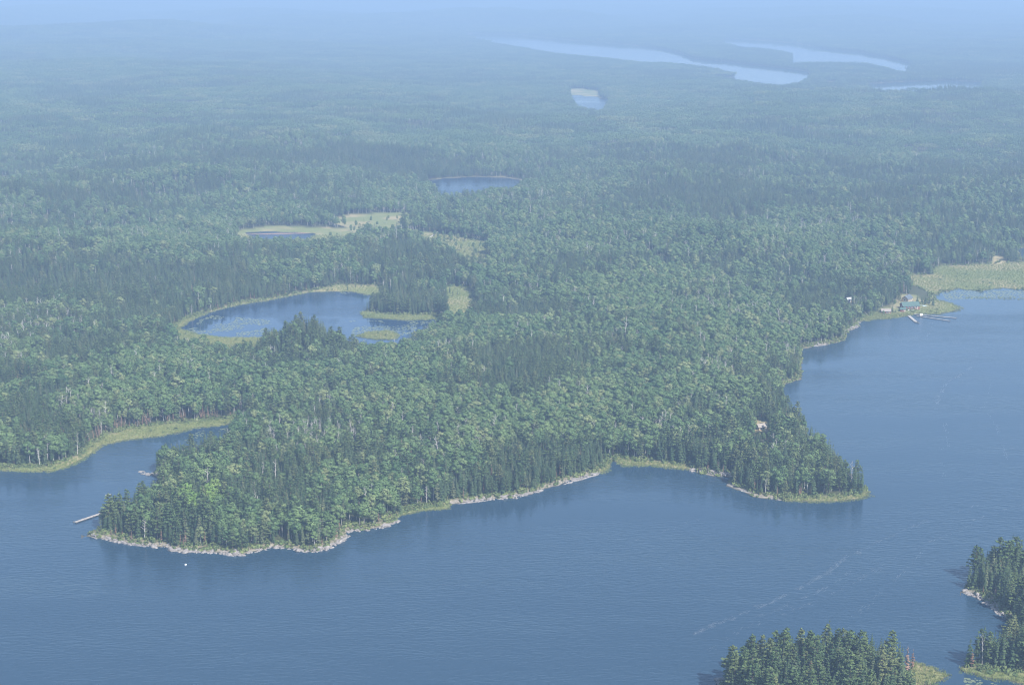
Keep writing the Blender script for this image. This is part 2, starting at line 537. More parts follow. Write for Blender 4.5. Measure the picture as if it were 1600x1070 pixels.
class MB:
    """collects boxes, tubes and polygons into one mesh"""

    def __init__(s):
        s.v = []
        s.f = []
        s.mi = []
        s.nr = {}

    def add(s, vs, fs, mi=0):
        o = len(s.v)
        s.v += [tuple(p) for p in vs]
        s.f += [tuple(i + o for i in f) for f in fs]
        s.mi += [mi] * len(fs)

    def box(s, c, d, rz=0, mi=0, tilt=0):
        m = Matrix.Translation(c) @ Matrix.Rotation(rz, 4, 'Z') @ Matrix.Rotation(tilt, 4, 'X')
        vs = [m @ Vector((x * d[0] / 2, y * d[1] / 2, z * d[2] / 2)) for x in (-1, 1) for y in (-1, 1) for z in (-1, 1)]
        s.add(vs, [(0, 1, 3, 2), (4, 6, 7, 5), (0, 4, 5, 1), (2, 3, 7, 6), (0, 2, 6, 4), (1, 5, 7, 3)], mi)

    def tube(s, pts, rad, n=6, mi=0):
        rings = []
        for i, p in enumerate(pts):
            p = Vector(p)
            a = Vector(pts[max(i - 1, 0)]); b = Vector(pts[min(i + 1, len(pts) - 1)])
            t = (b - a).normalized()
            u = t.orthogonal().normalized()
            w = t.cross(u)
            r = rad[i] if isinstance(rad, (list, tuple)) else rad
            rings.append([p + (u * math.cos(2 * PI * j / n) + w * math.sin(2 * PI * j / n)) * r for j in range(n)])
        vs = [q for r_ in rings for q in r_]
        fs = [(i * n + j, i * n + (j + 1) % n, (i + 1) * n + (j + 1) % n, (i + 1) * n + j) for i in range(len(rings) - 1) for j in range(n)]
        fs.append(tuple(range(n))[::-1])
        fs.append(tuple((len(rings) - 1) * n + j for j in range(n)))
        s.add(vs, fs, mi)

    def quad(s, c, nrm, w, h, roll=0, mi=0):
        nrm = Vector(nrm).normalized()
        u = nrm.orthogonal().normalized()
        u = Matrix.Rotation(roll, 3, nrm) @ u
        w_ = nrm.cross(u)
        c = Vector(c)
        s.add([c - u * w - w_ * h * .6, c + u * w * .8 - w_ * h, c + u * w + w_ * h * .7, c - u * w * .7 + w_ * h], [(0, 1, 2, 3)], mi)

    def join(s, o, mi):
        k0 = len(s.f)
        s.nr.update({k0 + a: b for a, b in o.nr.items()})
        s.add(o.v, o.f, mi)
        return s

    def mesh(s, name, *mats):
        me = bpy.data.meshes.new(name)
        me.from_pydata(s.v, [], s.f)
        for m in mats:
            me.materials.append(m)
        if len(mats) > 1:
            me.polygons.foreach_set('material_index', np.array(s.mi, np.int32))
        me.update()
        if s.nr:
            ln = []
            for i, p in enumerate(me.polygons):
                n_ = s.nr.get(i)
                n_ = tuple(p.normal) if n_ is None else tuple(n_)
                ln += [n_] * len(p.vertices)
            me.normals_split_custom_set(ln)
        return me


# ------------------------------------------------------------------ ground and water
ps = [30000, 9000, 4200, 2600, 1900, 1600, 1400, 1280, 1200, 1160] + list(np.arange(1130, 150, -2.0)) + list(np.arange(150, 11, -1.2))
rad = np.array([FPX * CAM_H / p for p in ps])
az = np.concatenate([np.linspace(-25, 25, 431), np.linspace(25, 335, 44)[1:-1]])
az = np.radians(az)
NR, NA = len(rad), len(az)
rr, aa = np.meshgrid(rad, az, indexing='ij')
gx = (rr * np.sin(aa)).ravel()
gy = (rr * np.cos(aa)).ravel()
land, which, marsh, rock = fields(gx, gy)
gz = height(gx, gy, land, marsh, rock)
bare = np.zeros(gx.shape)
for P in [CLEARING] + NOTREE[4:]:
    bare = np.maximum(bare, 1 - sstep(-1, 3, sdf(gx, gy, P, 40)))
lodge_yard = 1 - sstep(-2, 3, sdf(gx, gy, NOTREE[1], 40))
rockm = np.exp(-(rock / 3.5) ** 2) * (land < 4) * (.55 + .45 * (fbm(gx / 9, gy / 9, 4, 2) > .52))
A = {'marsh': np.maximum(1 - sstep(-1, 1.5, marsh), lodge_yard * .9), 'rock': np.clip(rockm, 0, 1) * (marsh > 0),
     'bare': bare, 'shore': np.clip(1 - sstep(3, 8, land), 0, 1)}
ii, jj = np.meshgrid(np.arange(NR - 1), np.arange(NA), indexing='ij')
j2 = (jj + 1) % NA
F = np.stack([ii * NA + jj, (ii + 1) * NA + jj, (ii + 1) * NA + j2, ii * NA + j2], -1).reshape(-1, 4)
F = F[:, ::-1]
me = np_mesh('ground', np.stack([gx, gy, gz], 1), F, A, M['ground'])
me.polygons.foreach_set('use_smooth', np.ones(len(F), bool))
link('ground', me, kind='structure', label='low forested shield country with rocky and marshy shores')
low = (gz < .12)[F].any(1)
wf = np.array([np.bincount(w).argmax() for w in which[F[low]]]) if low.any() else []
FL = F[low]
WL = {0: 'wide wind-rippled blue lake in front of the headlands', 1: 'dark blue pond ringed by marsh behind the headland', 2: 'tiny pool beside the pond marsh',
      3: 'narrow blue pond in the middle of the forest', 4: 'small pond below a tan meadow far off', 5: 'thin pool in the brown bog',
      6: 'long pale lake across the far forest', 7: 'pale upper lake nearest the horizon', 8: 'thin pale lake far off on the right', 9: 'bit of river behind the marsh',
      10: 'speck of water between the far lakes', 11: 'faint sliver of lake in the haze'}
for i, (nm, P) in enumerate(WATERS):
    f = FL[wf == i]
    if not len(f):
        continue
    used, inv = np.unique(f.ravel(), return_inverse=True)
    V = np.stack([gx[used], gy[used], np.zeros(len(used))], 1)
    vx, vy = V[:, 0], V[:, 1]
    calm = np.zeros(len(V))
    for P, dens in LILY:
        calm = np.maximum(calm, 1 - sstep(-4, 14, sdf(*warp(vx, vy), P, 60)))
    if nm == 'far_lake':
        calm[:] = 1
    me = np_mesh(nm, V, inv.reshape(-1, 4), {'calm': calm}, M['pond'] if nm in ('pond', 'pool', 'bog_pool') else M['lake'])
    link(nm, me, kind='structure', label=WL[i])

# the air
hz = MB()
hz.box((0, 0, (-8 + 330) / 2), (150000, 150000, 338))
hm = bpy.data.materials.new('haze')
hm.use_nodes = True
t_ = hm.node_tree
t_.nodes.remove(t_.nodes['Principled BSDF'])
pv = t_.nodes.new('ShaderNodeVolumePrincipled')
pv.inputs['Color'].default_value = (*HAZE_COLOR, 1)
pv.inputs['Density'].default_value = HAZE_DENSITY
pv.inputs['Anisotropy'].default_value = 0.0
t_.links.new(pv.outputs[0], t_.nodes['Material Output'].inputs['Volume'])
link('haze', hz.mesh('haze', hm), kind='stuff', label='blue summer haze thickening with distance')

# ------------------------------------------------------------------ trees: shapes (trunk, crown)


def rnd(a, b):
    return random.uniform(a, b)


def spruce_shape(H, r0, tiers, ragged, start=.08, gap=.08):
    tr, cr = MB(), MB()
    tr.tube([(0, 0, -.4), (0, 0, H * .5), (0, 0, H * .97)], [.17, .10, .02], 5)
    for i in range(tiers):
        t = (i + .3 * rnd(-1, 1)) / tiers
        t = min(max(t, 0), .985)
        z = H * (start + (1 - start) * t)
        r = r0 * (1 - t) ** .85 + .10
        if t < .12:
            r *= .75
        n = 8 if t < .7 else 5
        a0 = rnd(0, 6.28)
        for j in range(n):
            if random.random() < gap:
                continue
            a = a0 + 6.283 * j / n + rnd(-.25, .25)
            q = r * rnd(1 - ragged, 1 + ragged * .6)
            w = .26 * r + .17
            ca, sa = math.cos(a), math.sin(a)
            dz = rnd(-.12, .12)
            up = .16 * q + dz
            mid = -.02 * q + dz
            dn = -.30 * q + dz
            px, py = -sa, ca
            cr.add([(0.02 * ca, .02 * sa, z + up),
                    (ca * q * .5 + px * w, sa * q * .5 + py * w, z + mid - .12 * w), (ca * q * .55, sa * q * .55, z + mid + .10),
                    (ca * q * .5 - px * w, sa * q * .5 - py * w, z + mid - .12 * w),
                    (ca * q + px * w * .35, sa * q + py * w * .35, z + dn), (ca * q - px * w * .35, sa * q - py * w * .35, z + dn - .05)],
                   [(0, 1, 2), (0, 2, 3), (1, 4, 2), (2, 4, 5), (2, 5, 3)])
    cr.add([(-.09, 0, H * .93), (.09, -.05, H * .93), (0, .09, H * .93), (0, 0, H * 1.03)], [(0, 1, 3), (1, 2, 3), (2, 0, 3)])
    return tr, cr


def tuft(mb, c, rx, rz, n, size):
    for _ in range(n):
        d = Vector((rnd(-1, 1), rnd(-1, 1), rnd(-1, 1)))
        d = d.normalized() * rnd(.35, 1) if d.length > .01 else Vector((0, 0, 1))
        p = Vector(c) + Vector((d.x * rx, d.y * rx, d.z * rz))
        nrm = Vector((d.x / rx, d.y / rx, d.z / rz)).normalized() + Vector((rnd(-.6, .6), rnd(-.6, .6), rnd(0, .8)))
        s = size * rnd(.6, 1.25)
        mb.quad(p, nrm, s, s * rnd(.55, .9), rnd(0, 6.28))


def pine_shape(H, spread):
    tr, cr = MB(), MB()
    lean = (rnd(-.4, .4), rnd(-.4, .4))
    tr.tube([(0, 0, -.4), (lean[0] * .3, lean[1] * .3, H * .5), (lean[0], lean[1], H * .97)], [.24, .15, .04], 6)
    tiers = 9
    for i in range(tiers):
        t = i / (tiers - 1)
        z = H * (.26 + .70 * t) + rnd(-.3, .3)
        L = spread * (1.0 - .78 * t ** 1.6) * (.65 if i == 0 else 1)
        n = 5 if t < .75 else 4
        a0 = rnd(0, 6.28)
        for j in range(n):
            if random.random() < .14:
                continue
            a = a0 + 6.283 * j / n + rnd(-.3, .3)
            q = L * rnd(.6, 1.15)
            x0, y0 = lean[0] * z / H, lean[1] * z / H
            ex, ey, ez = x0 + math.cos(a) * q, y0 + math.sin(a) * q, z + q * rnd(.02, .25)
            tr.tube([(x0, y0, z - .1), (ex, ey, ez)], [.06, .025], 3)
            for f in (.5, .85, 1.05):
                if f == .5 and q < 1.4:
                    continue
                tuft(cr, (x0 + (ex - x0) * f + rnd(-.2, .2), y0 + (ey - y0) * f + rnd(-.2, .2), z + (ez - z) * f + .1),
                     .42 + .26 * q * .6, .24, 9, .34)
    tuft(cr, (lean[0], lean[1], H), .45, .55, 14, .3)
    return tr, cr


def leafy_shape(H, base, rx, lobes, per, size, trunk_r=.15, tall=1.0):
    tr, cr = MB(), MB()
    lean = (rnd(-.5, .5), rnd(-.5, .5))
    tr.tube([(0, 0, -.4), (lean[0] * .4, lean[1] * .4, H * .45), (lean[0], lean[1], H * .88)], [trunk_r, trunk_r * .75, .03], 5)
    cz = (H + base) / 2
    rz = (H - base) / 2
    for i in range(lobes):
        a = i * 2.4 + rnd(-.4, .4)
        f = (i + .5) / lobes
        zz = base + (H - base) * (.12 + .82 * f)
        w = math.sqrt(max(0.05, 1 - ((zz - cz) / rz) ** 2))
        rr_ = rx * w * rnd(.38, .62) if i < lobes - 1 else 0
        c = (lean[0] * f + math.cos(a) * rr_, lean[1] * f + math.sin(a) * rr_, zz)
        lr = rx * rnd(.42, .58) * (.75 + .25 * w)
        b = base + (zz - base) * .35
        tr.tube([(lean[0] * b / H, lean[1] * b / H, b), (c[0], c[1], zz + lr * .3)], [trunk_r * .4, .025], 3)
        for _ in range(per):
            d = Vector((rnd(-1, 1), rnd(-1, 1), rnd(-.7, 1)))
            d.normalize()
            p = Vector(c) + Vector((d.x * lr, d.y * lr, d.z * lr * .85 * tall)) * rnd(.72, 1.05)
            nrm = d + Vector((rnd(-.35, .35), rnd(-.35, .35), rnd(-.15, .45)))
            s = size * rnd(.6, 1.3)
            oc = (p - Vector((lean[0] * .5, lean[1] * .5, cz - rz * .3))).normalized()
            cr.nr[len(cr.f)] = (d * .75 + oc * .35 + nrm.normalized() * .35).normalized()
            cr.quad(p, nrm, s, s * rnd(.6, 1), rnd(0, 6.28))
    return tr, cr


def bare_shape(H, n, droop):
    tr = MB()
    lean = (rnd(-.7, .7), rnd(-.7, .7))
    tr.tube([(0, 0, -.4), (lean[0] * .4, lean[1] * .4, H * .5), (lean[0], lean[1], H)], [.21, .16, .05], 5)
    br = MB()
    for i in range(n):
        t = .3 + .65 * i / n
        a = i * 2.4 + rnd(-.4, .4)
        z = H * t
        L = rnd(1.1, 2.6) * (1.1 - .7 * t)
        x0, y0 = lean[0] * t, lean[1] * t
        e = (x0 + math.cos(a) * L, y0 + math.sin(a) * L, z + (L * rnd(.4, 1.1) if not droop else -L * rnd(.0, .35)))
        br.tube([(x0, y0, z), e], [.085, .035], 3)
        m_ = tuple((p + q) / 2 for p, q in zip((x0, y0, z), e))
        br.tube([m_, (m_[0] + rnd(-.8, .8), m_[1] + rnd(-.8, .8), m_[2] + rnd(.2, 1.0))], [.045, .02], 3)
    return tr, br


SPECIES = {}


def species(key, shapes, trunk_mat, crown_mat):
    out = []
    for tr, cr in shapes:
        both = MB().join(tr, 0).join(cr, 1)
        out.append((tr.mesh(key + '_trunk', trunk_mat), cr.mesh(key + '_crown', crown_mat), both.mesh(key, trunk_mat, crown_mat)))
    SPECIES[key] = out


species('spruce_tree', [spruce_shape(12, 1.85, 13, .38, .1, .12), spruce_shape(12, 1.5, 13, .42, .08, .14), spruce_shape(12, 2.2, 12, .34, .06, .12), spruce_shape(12, 1.7, 11, .5, .2, .2),
                        spruce_shape(12, 1.3, 13, .45, .12, .16), spruce_shape(12, 2.0, 10, .5, .12, .2), spruce_shape(12, 1.6, 14, .5, .25, .15)], M['bark'], M['spruce'])
species('pine_tree', [pine_shape(14, 2.9), pine_shape(14, 3.3), pine_shape(14, 2.5), pine_shape(14, 3.0)], M['bark'], M['pine'])
species('birch_tree', [leafy_shape(12, 4.2, 2.8, 9, 95, .27), leafy_shape(12, 5.2, 2.4, 8, 90, .26), leafy_shape(12, 4.0, 3.3, 11, 95, .28),
                       leafy_shape(12, 6.0, 2.2, 7, 70, .25), leafy_shape(12, 3.5, 2.6, 10, 90, .26, .13, 1.2)], M['pale_bark'], M['birch'])
species('maple_tree', [leafy_shape(11, 2.6, 3.3, 12, 100, .3, .2), leafy_shape(11, 3.0, 2.9, 11, 95, .29, .2)], M['bark'], M['maple'])
species('bare_birch', [bare_shape(11, 12, False), bare_shape(12, 9, False), bare_shape(10, 14, False)], M['pale_bark'], M['pale_bark'])
species('dead_spruce', [spruce_shape(10, 1.15, 12, .5, .12, .45), spruce_shape(10, .95, 11, .5, .2, .5)], M['bark'], M['brown'])

# ------------------------------------------------------------------ where the trees stand
CONE = math.radians(22.5)


def blob(px_, py_, u, v, ru, rv):
    """soft patch of forest, given by where its middle and edge lie on the ground"""
    cx, cy = at(u, v + 12)
    ex = at(u + ru, v + 12)[0] - cx
    ey = abs(at(u, v + 12 - rv)[1] - cy)
    return np.exp(-(((px_ - cx) / ex) ** 2 + ((py_ - cy) / ey) ** 2))


CON_BLOBS = [(482, 545, 70, 40, .8), (830, 590, 90, 35, .35), (630, 472, 70, 20, .6), (330, 450, 110, 22, .6), (560, 400, 170, 22, .5),
             (690, 355, 70, 14, .8), (1310, 750, 60, 40, .4), (1500, 395, 120, 14, .5), (120, 680, 130, 30, .35), (830, 490, 50, 12, .7),
             (560, 260, 140, 30, .4), (1330, 90, 200, 30, .5), (800, 185, 160, 18, .3), (760, 580, 50, 40, .3), (420, 790, 130, 30, .4)]
LEAF_BLOBS = [(1100, 470, 160, 40, .6), (700, 540, 80, 30, .6), (1010, 620, 130, 50, .6), (300, 370, 90, 22, .7), (470, 690, 80, 22, .7), (690, 690, 110, 30, .45), (880, 660, 80, 30, .5),
              (1250, 380, 160, 30, .5), (560, 590, 120, 30, .35), (850, 350, 200, 40, .4), (260, 310, 150, 30, .3), (1190, 700, 50, 20, .5)]
MAPLE_BLOBS = [(325, 795, 38, 16, 1.0), (285, 800, 18, 10, .8)]


def species_mix(x, y, land):
    c = .47 + 1.5 * (fbm(x / 80, y / 80, 41, 3) - .5) + 1.0 * (fbm(x / 230, y / 230, 47, 2) - .5) * 1.4 + .9 * (vnoise(x / 24, y / 24, 43) - .5)
    c += .2 * np.exp(-(np.clip(land, 0, 200) / 16.0) ** 2)
    for u, v, ru, rv, k_ in CON_BLOBS:
        c += k_ * blob(x, y, u, v, ru, rv)
    for u, v, ru, rv, k_ in LEAF_BLOBS:
        c -= k_ * blob(x, y, u, v, ru, rv)
    return c


def lattice(x0, x1, y0, y1, s, jit):
    nx = int((x1 - x0) / s); ny = int((y1 - y0) / (s * .866))
    X, Y = np.meshgrid(np.arange(nx), np.arange(ny))
    X = x0 + (X + .5 * (Y % 2)) * s
    Y = y0 + Y * s * .866
    X = X.ravel() + RS.uniform(-jit, jit, X.size) * s
    Y = Y.ravel() + RS.uniform(-jit, jit, Y.size) * s
    return X, Y


FIELD_NEAR, FIELD_FAR = 1350.0, 2500.0
xs, ys = [], []
for (y0, y1, s, d0, d1) in ((480, 1360, 3.15, 520, FIELD_NEAR), (1200, 2520, 4.2, FIELD_NEAR, FIELD_FAR)):
    X, Y = lattice(-1000, 1000, y0, y1, s, .36)
    d = np.hypot(X, Y)
    m = (d >= d0) & (d < d1) & (np.abs(np.arctan2(X, Y)) < CONE)
    xs.append(X[m]); ys.append(Y[m])
X = np.concatenate(xs); Y = np.concatenate(ys)
land_, _, marsh_, rock_ = fields(X, Y)
wild = (marsh_ < -5) & (np.hypot(X, Y) > 1350) & (land_ > 5) & (RS.rand(len(X)) < np.where(Y < 1700, .11, .04)) & (Y < 2300) & ((X < 350) | (Y > 2000))
keep = (land_ > 1.4 + 1.6 * vnoise(X / 6, Y / 6, 71) + 1.2 * np.exp(-(rock_ / 6) ** 2)) & ((marsh_ > 1.0) | wild)
for P in NOTREE:
    keep &= sdf(X, Y, P, 40) > 0.5
X, Y, land_, marsh_, rock_ = X[keep], Y[keep], land_[keep], marsh_[keep], rock_[keep]
Z = height(X, Y, land_, marsh_, rock_)
con = species_mix(X, Y, land_)
rv_ = RS.rand(len(X))
island = inside(X, Y, NEAR) | inside(X, Y, RIGHT)
pinef = np.where(island, .42, .16 + .35 * (vnoise(X / 40, Y / 40, 55) > .62))
KINDS = ['spruce_tree', 'pine_tree', 'birch_tree', 'maple_tree', 'bare_birch', 'dead_spruce']
kind = np.full(len(X), 2)
con = con + .3 * island
isc = (RS.rand(len(X)) * .84 + .06) < con
kind[isc] = 0
kind[isc & (RS.rand(len(X)) < pinef)] = 1
mp_ = np.zeros(len(X))
for u, v, ru, rv, k_ in MAPLE_BLOBS:
    mp_ += k_ * blob(X, Y, u, v, ru, rv)
kind[(mp_ > .4) & (RS.rand(len(X)) < .75)] = 3
kind[island & (kind == 2) & (RS.rand(len(X)) < .1)] = 3
stem = .018 + .15 * sstep(.56, .74, fbm(X / 42, Y / 42, 64, 2))
for u, v, ru, rv, k_ in ((45, 520, 70, 18, .5), (1105, 590, 26, 14, .5), (480, 690, 70, 20, .25), (700, 690, 90, 20, .15), (1340, 480, 20, 12, .4)):
    stem += k_ * blob(X, Y, u, v, ru, rv)
kind[(kind == 2) & (RS.rand(len(X)) < stem)] = 4
kind[(kind == 0) & (RS.rand(len(X)) < np.where(land_ < 9, .2, .014))] = 5
red = blob(X, Y, 275, 655, 130, 14) + .8 * blob(X, Y, 170, 672, 60, 14)
kind[(red > .3) & (marsh_ < 9) & (marsh_ > 0) & (RS.rand(len(X)) < .5)] = 5
# broad crowns need more room, thin the leafy stands
thin = ((kind == 2) & (RS.rand(len(X)) < .52)) | ((kind == 1) & (RS.rand(len(X)) < .45)) | ((kind == 3) & (RS.rand(len(X)) < .5))
ok = ~thin
X, Y, Z, land_, kind, rock_, con = X[ok], Y[ok], Z[ok], land_[ok], kind[ok], rock_[ok], con[ok]
N = len(X)
size = .72 + .46 * RS.rand(N) + .6 * (fbm(X / 55, Y / 55, 91, 3) - .5)
size += np.where(RS.rand(N) < .05, .22, 0)
size *= 1 - .28 * np.exp(-(land_ / 5.0) ** 2)
size = np.where(kind == 1, size * 1.03, size)
size = np.where(kind == 4, size * 1.12, size)
size = np.where((kind == 5) & ((land_ < 9) | (marsh_[ok] < 9)), size * .68, size)
size = np.where(island[ok], size * 1.1, size)
wide = RS.uniform(.85, 1.2, N)
wide = np.where((kind == 2) | (kind == 3), wide * RS.uniform(1.0, 1.45, N), wide)
# a young, low stand in front of the small clearing keeps it in view
low_ = sdf(X, Y, poly((1172, 688), (1208, 688), (1208, 722), (1172, 722)), 40) < 0
size[low_] *= .45
size = np.where(marsh_[ok] < 0, size * .55, size)
point = inside(X, Y, RIGHT) & (pix(X, Y, Z)[1] > 1008)
size = np.where(point, np.maximum(size, .95 + .35 * RS.rand(N)), size)
kind[point & (kind > 1) & (RS.rand(N) < .8)] = 0
rotz = RS.uniform(0, 6.283, N)
U, V = pix(X, Y, Z)
dist = np.hypot(X, Y)
print('trees', N, [int((kind == i).sum()) for i in range(6)])

# -- the trees of each kind that show largest become things of their own
seen = (U > -12) & (U < 1612) & (V - 30 < 1075) & (V < 1180)
score = np.where(seen, dist + 6.0 * np.clip(land_, 0, 60) * (dist > 760), 1e9)
INDIV = np.zeros(N, bool)
for i, most in enumerate((300, 300, 300, 60, 110, 130)):
    idx = np.where((kind == i) & (score < 1e8))[0]
    idx = idx[np.argsort(score[idx])][:most]
    INDIV[idx] = True

LOOK = {'spruce_tree': ('spruce', 'dark green'), 'pine_tree': ('pine', 'feathery'), 'birch_tree': ('birch', 'leafy'), 'maple_tree': ('maple', 'bright green'),
        'bare_birch': ('bare birch', 'pale'), 'dead_spruce': ('dead spruce', 'rust brown')}
CATS = {'bare_birch': 'dead tree', 'dead_spruce': 'dead tree'}
inN = inside(X, Y, NEAR)
inR = inside(X, Y, RIGHT)


def place(i):
    u, v = U[i], V[i]
    if inN[i]:
        return 'near island, ' + ('rocky west end' if u < 1200 else 'middle' if u < 1320 else 'reedy east end')
    if inR[i]:
        return 'wooded islet by the reeds' if v > 985 else 'wooded islet above the bay'
    if v < 540 and u > 1200:
        return 'shore by the lodge'
    if u < 385 and v < 745 - .23 * max(0, u - 120):
        return 'far bank of the inlet'
    if u < 300:
        return 'dock headland, west part'
    if u < 430:
        return 'dock headland, middle'
    if u < 560:
        return 'dock headland, boulder corner'
    if u < 720:
        return 'shore behind grassy cove'
    if u < 850:
        return 'straight shore past cove'
    if u < 965:
        return 'shore west of creek mouth'
    if u < 1140:
        return 'shore behind sandbar'
    if u < 1230:
        return 'pointed headland, rocky side'
    if u < 1300:
        return 'pointed headland, middle'
    return 'pointed headland, tip'


ORD = ['leftmost', 'second from left', 'third from left', 'fourth from left', 'fifth from left', 'sixth from left', 'seventh from left', 'eighth from left', 'ninth from left',
       'tenth from left', 'eleventh from left', 'twelfth from left']
groups = {}
hts = {}
for i in np.where(INDIV)[0]:
    kn = KINDS[kind[i]]
    h_ = 'tall' if size[i] > 1.03 else 'short' if size[i] < .84 else 'mid-height'
    row = "at water's edge" if land_[i] < 8 else 'one row back' if land_[i] < 15 else 'inside the stand'
    groups.setdefault((kn, h_, row, place(i)), []).append(i)
for (kn, h_, row, pl), idx in groups.items():
    idx.sort(key=lambda q: U[q])
    nm, look = LOOK[kn]
    nvar = len(SPECIES[kn])
    for n_, i in enumerate(idx):
        if len(idx) == 1:
            od = ''
        elif n_ == len(idx) - 1:
            od = ', rightmost'
        elif n_ < len(ORD):
            od = ', ' + ORD[n_]
        else:
            od = f', {n_ + 1}th from left'
        e = bpy.data.objects.new(kn, None)
        COL.objects.link(e)
        e.empty_display_size = .5
        e.location = (X[i], Y[i], Z[i])
        e.rotation_euler = (0, 0, rotz[i])
        s = size[i]
        e.scale = (s * wide[i], s * wide[i], s)
        e['label'] = f"{h_} {look} {nm} {row}, {pl}{od}"
        e['category'] = CATS.get(kn, 'tree')
        e['group'] = f"{nm} trees on {pl.split(',')[0]}"
        tm, cm, _ = SPECIES[kn][int(rv_[i % len(rv_)] * nvar) % nvar]
        link('trunk', tm, e)
        link('branches' if kn == 'bare_birch' else 'crown', cm, e)

# -- the rest: one mass per kind, instanced


def scatter(name, meshes, P, pick, rot, scl, label):
    src = bpy.data.collections.new(name + '_shapes')
    for i, m in enumerate(meshes):
        o = bpy.data.objects.new(f'{name}_shape_{i:02d}', m)
        src.objects.link(o)
    me = bpy.data.meshes.new(name)
    me.vertices.add(len(P))
    me.vertices.foreach_set('co', np.asarray(P, np.float32).ravel())
    a = me.attributes.new('pick', 'INT', 'POINT'); a.data.foreach_set('value', np.asarray(pick, np.int32))
    a = me.attributes.new('turn', 'FLOAT_VECTOR', 'POINT'); a.data.foreach_set('vector', np.asarray(rot, np.float32).ravel())
    a = me.attributes.new('grow', 'FLOAT_VECTOR', 'POINT'); a.data.foreach_set('vector', np.asarray(scl, np.float32).ravel())
    o = link(name, me, kind='stuff', label=label)
    g = bpy.data.node_groups.new(name, 'GeometryNodeTree')
    g.interface.new_socket('Geometry', in_out='INPUT', socket_type='NodeSocketGeometry')
    g.interface.new_socket('Geometry', in_out='OUTPUT', socket_type='NodeSocketGeometry')
    i_ = g.nodes.new('NodeGroupInput'); o_ = g.nodes.new('NodeGroupOutput')
    ci = g.nodes.new('GeometryNodeCollectionInfo')
    ci.inputs['Collection'].default_value = src
    ci.inputs['Separate Children'].default_value = True
    ci.inputs['Reset Children'].default_value = True
    ip = g.nodes.new('GeometryNodeInstanceOnPoints')
    ip.inputs['Pick Instance'].default_value = True

    def na(n_, t):
        q = g.nodes.new('GeometryNodeInputNamedAttribute')
        q.data_type = t
        q.inputs['Name'].default_value = n_
        return q.outputs[0]
    L = g.links.new
    L(i_.outputs[0], ip.inputs['Points'])
    L(ci.outputs[0], ip.inputs['Instance'])
    L(na('pick', 'INT'), ip.inputs['Instance Index'])
    L(na('turn', 'FLOAT_VECTOR'), ip.inputs['Rotation'])
    L(na('grow', 'FLOAT_VECTOR'), ip.inputs['Scale'])
    L(ip.outputs[0], o_.inputs[0])
    md = o.modifiers.new('scatter', 'NODES')
    md.node_group = g
    return o


MASS = {'spruce_tree': ('spruce_forest', 'dark spires of spruce filling the forest behind the shores'), 'pine_tree': ('pine_forest', 'pines mixed through the forest behind the shores'),
        'birch_tree': ('birch_forest', 'pale green birch stands behind the shores'), 'maple_tree': ('maple_thicket', 'bright green maple crowns deeper in the woods'),
        'bare_birch': ('bare_birch_stand', 'pale bare birch stems showing through the canopy'), 'dead_spruce': ('dead_spruce_stand', 'rust brown dead spruces scattered in the forest')}
for i, kn in enumerate(KINDS):
    m = (kind == i) & ~INDIV
    n_ = int(m.sum())
    if not n_:
        continue
    nvar = len(SPECIES[kn])
    rot = np.stack([RS.normal(0, .03, n_), RS.normal(0, .03, n_), rotz[m]], 1)
    scl = np.stack([size[m] * wide[m], size[m] * wide[m], size[m]], 1)
    scatter(MASS[kn][0], [q[2] for q in SPECIES[kn]], np.stack([X[m], Y[m], Z[m]], 1), RS.randint(0, nvar, n_), rot, scl, MASS[kn][1])

# -- far forest: patches of about fifty trees


def far_patch(con, s, step, seed):
    random.seed(seed)
    mb = MB()
    n = int(s / step)
    for a in range(n):
        for b in range(n):
            x = (a + .5 + rnd(-.4, .4)) * step - s / 2
            y = (b + .5 + rnd(-.4, .4)) * step - s / 2
            k_ = step / 5.0
            if random.random() < con:
                h = rnd(8, 15) * (.5 + .5 * k_); r = rnd(1.3, 1.9) * k_
                z0 = h * .1
                for t in range(3):
                    zb = z0 + (h - z0) * t * .28
                    zt = z0 + (h - z0) * min(1, .45 + t * .28)
                    r_ = r * (1 - .3 * t)
                    a0 = rnd(0, 6.28)
                    vs = [(x + math.cos(a0 + j * 1.2566) * r_ * rnd(.7, 1.2), y + math.sin(a0 + j * 1.2566) * r_ * rnd(.7, 1.2), zb + rnd(-.5, .4)) for j in range(5)] + [(x, y, zt)]
                    mb.add(vs, [(j, (j + 1) % 5, 5) for j in range(5)], 0)
            else:
                h = rnd(9, 13.5) * (.5 + .5 * k_); r = rnd(2.0, 3.2) * k_
                if random.random() < .3:
                    mb.add([(x - .14 * k_, y - r * .7, h * .1), (x + .14 * k_, y - r * .7, h * .1), (x + .1 * k_, y - r * .75, h * .6), (x - .1 * k_, y - r * .75, h * .6)], [(0, 1, 2, 3)], 2)
                for _ in range(26):
                    d = Vector((rnd(-1, 1), rnd(-1, 1), rnd(-.5, 1))).normalized()
                    p = Vector((x, y, h - r * 1.0)) + Vector((d.x * r, d.y * r, d.z * r * 1.05)) * rnd(.75, 1.08)
                    nq = d + Vector((rnd(-.4, .4), rnd(-.4, .4), rnd(0, .4)))
                    mb.nr[len(mb.f)] = (d * .8 + nq.normalized() * .4).normalized()
                    mb.quad(p, nq, .62 * k_, .5 * k_, rnd(0, 6.28), 1)
    me_ = mb.mesh('far_trees', M['spruce'], M['birch'], M['pale_bark'])
    return me_


MIXES = (.98, .75, .5, .25, .06)
PATCH = 36.0
patches = [far_patch(c_, PATCH, 5.0, 100 + i * 3 + q) for i, c_ in enumerate(MIXES) for q in range(2)]
big = [far_patch(c_, 80.0, 10.0, 200 + i * 3) for i, c_ in enumerate(MIXES)]
random.seed(99)


